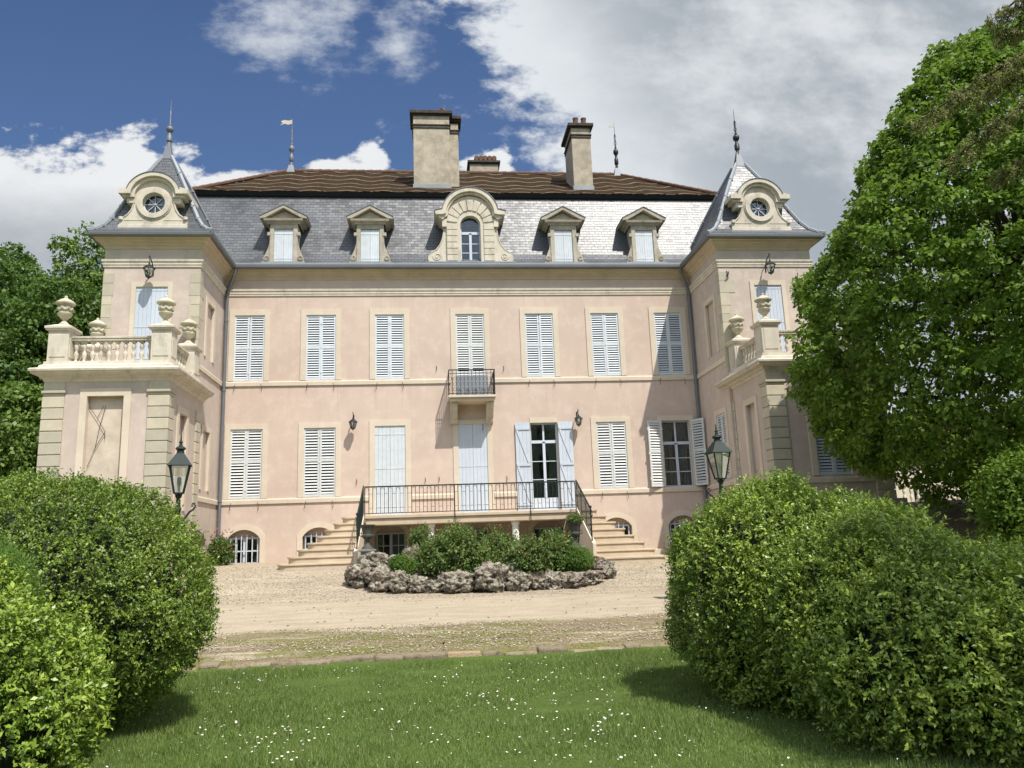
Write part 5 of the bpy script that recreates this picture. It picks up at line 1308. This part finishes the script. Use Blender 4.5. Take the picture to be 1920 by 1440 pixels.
shrub(757, 1062, 24, 15, 20.9, 'low', 'low bright green plant among the rocks at the left of the bed', 3500, .03, 'ground_plant', ln=.08, cat='plant')
shrub(1080, 1052, 34, 18, 21.1, 'low', 'low bright green feathery plant at the right end of the bed', 3500, .03, 'ground_plant', ln=.10, cat='plant')
shrub(785, 1012, 20, 16, 22.4, 'rose', 'small bush behind the rearmost rock, beside the left terrace column', 2200, .05, 'rose_bush', ln=.16, ck=.5)
shrub(1078, 974, 15, 4, ya, 'rose', 'green plant growing in the right cast iron urn', 2500, .035, 'potted_plant', ln=.09, ck=0, cnt=4, cat='plant')
rb = shrub(412, 1038, 16, 22, 25.6, 'rose', 'rose bush with red flowers at the foot of the left drainpipe', 2600, .06, 'rose_bush', ln=.22, ck=.5)
c_ = at(418, 1010, 25.5); n = 26; pp = np.array(c_)+R0.normal(size=(n, 3))*np.array([.20, .12, .18]); leafmesh('flowers', np.repeat(pp, 6, 0), R0.normal(size=(n*6, 3))+np.array([0, -.5, .5]), R0.normal(size=(n*6, 3)), .04, .9, M['redflower'], rb)['kind'] = 'stuff'
c_ = at(935, 1010, 21.7); n = 60; pp = np.array(c_)+R0.normal(size=(n, 3))*np.array([.5, .15, .12])

# ================================================================== LAWN: grass, daisies, dandelions; pebbles on the gravel
n = 300000; X_ = R0.uniform(-4.4, 7.0, n); Yg = 4.3+(12.12-4.3)*R0.uniform(0, 1, n)**.85
Zg = .02*np.zeros(n); P = np.stack([X_, Yg, Zg-.012], 1)
dn = .5+.5*nfield(P, 1.2); hgt = .040+.038*R0.uniform(0, 1, n)+.026*np.clip(nfield(P, 1.3), -1, 1.5)+.014*nfield(P, 5)+.06*(Yg > 11.8)*R0.uniform(0, 1, n)
hgt = np.clip(hgt, .02, .12)
lean = R0.normal(size=(n, 3))*np.array([.45, .45, .0])+np.array([0, 0, 1]); side = norm(np.stack([R0.normal(size=n), R0.normal(size=n)*.5, np.zeros(n)], 1)); wd = R0.uniform(.0024, .0056, n).reshape(-1, 1)
V = np.empty((n, 3, 3)); V[:, 0] = P-side*wd; V[:, 1] = P+side*wd; V[:, 2] = P+norm(lean)*hgt.reshape(-1, 1)
me = bpy.data.meshes.new('grass'); me.vertices.add(n*3); me.vertices.foreach_set('co', V.reshape(-1).astype(np.float32)); me.loops.add(n*3); me.loops.foreach_set('vertex_index', np.arange(n*3, dtype=np.int32)); me.polygons.add(n); me.polygons.foreach_set('loop_start', np.arange(n, dtype=np.int32)*3); me.materials.append(M['grassblade']); me.update(calc_edges=True)
tag(link('grass', me), 'short green grass of the front lawn', 'grass', kind='stuff')
M['petal'] = simple('daisy_petal', (.80, .80, .78), .7, .02); M['yolk'] = simple('flower_yellow', (.75, .48, .03), .7, .1)
cl = [(330, 460, 12), (270, 500, 14), (190, 510, 8), (370, 690, 14), (400, 720, 14), (465, 745, 8), (500, 660, 12), (650, 605, 9), (1040, 440, 12), (1160, 530, 14), (1230, 555, 14), (1120, 570, 8), (1330, 470, 10), (1420, 545, 14), (1500, 510, 10), (1620, 540, 10), (1520, 680, 14), (1600, 650, 10), (1640, 720, 10), (1250, 715, 9), (1440, 740, 12), (1890, 690, 8), (940, 590, 9), (820, 480, 6), (700, 415, 7), (190, 645, 12), (1380, 400, 10), (900, 670, 8), (1040, 690, 8), (1330, 580, 5), (1660, 600, 8)]
def gpt(px, py):
    d = ray(px, py); return d*(-1.6/d.z)+EYE
mb = MB()
def daisy(x, y, r, yolk=False):
    z = .05+rnd.random()*.02; T = Matrix.Translation((x, y, z)) @ Matrix.Rotation(rnd.uniform(-.5, .5), 4, 'X') @ Matrix.Rotation(rnd.uniform(-.5, .5), 4, 'Y')
    k = 10; ring_ = [T @ Vector((r*(1 if i % 2 else .72)*math.cos(2*PI*i/k), r*(1 if i % 2 else .72)*math.sin(2*PI*i/k), .003)) for i in range(k)]
    mb.add([T @ Vector((0, 0, 0))]+ring_, [(0, i+1, (i+1) % k+1) for i in range(k)], 1 if yolk else 0)
    c_ = [T @ Vector((r*.3*math.cos(2*PI*i/6), r*.3*math.sin(2*PI*i/6), .006)) for i in range(6)]; mb.add(c_, [tuple(range(6))], 1)
    mb.tube([(x, y, 0), (x, y, z)], .0012, 3, 2)
for a, b, n_ in cl:
    p = gpt(300+a/1.92, 1040+b/1.92)
    for _ in range(int(n_*1.15)): daisy(p.x+rnd.gauss(0, .15), p.y+rnd.gauss(0, .32), rnd.uniform(.007, .013))
for _ in range(420):
    daisy(rnd.uniform(-3.5, 5.5), 5.4+6.5*rnd.random(), rnd.uniform(.006, .011))
tag(mb.build('daisies', [M['petal'], M['yolk'], M['grassblade']]), 'scattered white daisies in the lawn', 'flowers', kind='stuff')
mb = MB()
for _ in range(26):
    p = gpt(300+rnd.uniform(200, 480)/1.92, 1040+rnd.choice((378, 385, 398, 402))/1.92); daisy(p.x, min(12.0, p.y-.1), rnd.uniform(.013, .02), True)
tag(mb.build('dandelions', [M['petal'], M['yolk'], M['grassblade']]), 'small yellow flowers along the kerb at the left', 'flowers', kind='stuff')
n = 16000; X_ = R0.uniform(-8, 9, n); Yp = np.where(R0.uniform(size=n) < .62, R0.uniform(12.4, 15.1, n), R0.uniform(19, 24, n)); mb = None
ok = nfield(np.stack([X_, Yp*2, X_*0], 1), 1.1) > -.6; X_ = X_[ok]; Yp = Yp[ok]; n = len(X_); s_ = R0.uniform(.006, .020, (n, 1, 1)); Zp = np.array([gz(a, b) for a, b in zip(X_, Yp)])+.012
octv = np.array([[1, 0, 0], [0, 1, 0], [-1, 0, 0], [0, -1, 0], [0, 0, .6], [0, 0, -.6]]); octf = np.array([[0, 1, 4], [1, 2, 4], [2, 3, 4], [3, 0, 4], [1, 0, 5], [2, 1, 5], [3, 2, 5], [0, 3, 5]])
V = (octv[None]*R0.uniform(.6, 1.3, (n, 6, 1)))*s_+np.stack([X_, Yp, Zp], 1)[:, None]; F = (octf[None]+6*np.arange(n)[:, None, None]).reshape(-1, 3)
me = bpy.data.meshes.new('pebbles'); me.from_pydata(V.reshape(-1, 3).tolist(), [], F.tolist())
m_, q, o = newmat('pebble'); pbr(q, o, q.ramp(q.node('ShaderNodeNewGeometry').outputs['Random Per Island'], [(0, (.14, .11, .075)), (.3, (.30, .245, .17)), (.7, (.42, .36, .27)), (1, (.55, .50, .42))]), .9); me.materials.append(m_)
tag(link('pebbles', me), 'loose pebbles strewn over the gravel', 'pebbles', kind='stuff')
n = 170; P = np.stack([R0.uniform(-5, 8, n), R0.uniform(12.5, 20, n), np.zeros(n)], 1); P[:, 2] = [gz(a, b)+.012 for a, b, _ in P]
lf = leafmesh('leaf_litter', P, R0.normal(size=(n, 3))*np.array([1, 1, .15]), np.tile([0, 0, 1.], (n, 1)), R0.uniform(.03, .08, n), .6, simple('dry_leaf', (.10, .07, .04), .9, .2)); tag(lf, 'dry leaves fallen on the gravel', 'leaves', kind='stuff')
n = 2600; Xt = R0.uniform(-7, 9, n); Yt = R0.uniform(12.35, 14.9, n); nf = nfield(np.stack([Xt*.6, Yt*1.4, Xt*0], 1), 1.5); ok = nf > .95; Xt, Yt = Xt[ok], Yt[ok]
k = 5; P = np.stack([np.repeat(Xt, k)+R0.normal(size=len(Xt)*k)*.03, np.repeat(Yt, k)+R0.normal(size=len(Xt)*k)*.03, np.zeros(len(Xt)*k)], 1); P[:, 2] = [gz(a, b)-.005 for a, b, _ in P]
tf = leafmesh('weeds', P, R0.normal(size=P.shape)*.6+np.array([0, 0, 1.]), R0.normal(size=P.shape), R0.uniform(.02, .05, len(P)), .2, M['grassblade']); tag(tf, 'thin weeds and moss in the gravel verge', 'weeds', kind='stuff')

# ================================================================== the outbuilding seen under the great tree
bx = at(1668, 900, 33).x
ob_ = thing('outbuilding', (bx+7, 36, 1.2), 'cream and pink outbuilding glimpsed below the great tree, right of the house', 'building')
m = MB(); hl = [(bx+1.0+k*2.1, bx+1.9+k*2.1, 1.9, 3.4) for k in range(6)]
wallplane(m, bx-.6, bx+14, .8, 5.0, hl, fY(33), .2); m.add([(bx-.6, 33, .8), (bx-.6, 39, .8), (bx-.6, 39, 5), (bx-.6, 33, 5)], [(0, 1, 2, 3)]); m.build('wall', M['cream'], ob_)
for h in hl:
    p = link('window', surround(.9, 1.5, .12, .12, bot=.1).mesh('window', M['creamlight']), ob_, ((h[0]+h[1])/2, 33, 1.9)); casement(.9, 1.5, None, 3).build('casement', M['white'], p, (0, .1, 0), local=True); MB().box(-.45, .45, .15, .16, 0, 1.5).build('pane', M['glass'], p, local=True); MB().box(-.46, .46, .19, .2, 0, 1.5).build('interior_shade', M['dark'], p, local=True)
MB().prism([(32.6, 4.95), (39.4, 4.95), (36, 7.2)], bx-1, bx+14.4, 'x').build('roof', M['tiles'], ob_)
fx0, fx1, fy = at(1690, 940, 27.5).x, at(1900, 940, 27.5).x+6, 27.5
bl = thing('garden_balustrade', ((fx0+fx1)/2, fy, 1.1), 'low pale balustrade on a wall, glimpsed under the great tree', 'balustrade')
zb_ = at(1760, 948, fy).z
MB().box(fx0, fx1, fy-.15, fy+.15, .7, zb_+.05).build('base_wall', M['cream'], bl); MB().box(fx0, fx1, fy-.1, fy+.1, zb_+.72, zb_+.82).build('handrail', M['creamlight'], bl)
k = 0; x = fx0+.15
while x < fx1-.1 and k < 60: link('baluster', me_bal, bl, (x, fy, zb_+.07)).scale = (1, 1, 1.08); x += .26; k += 1
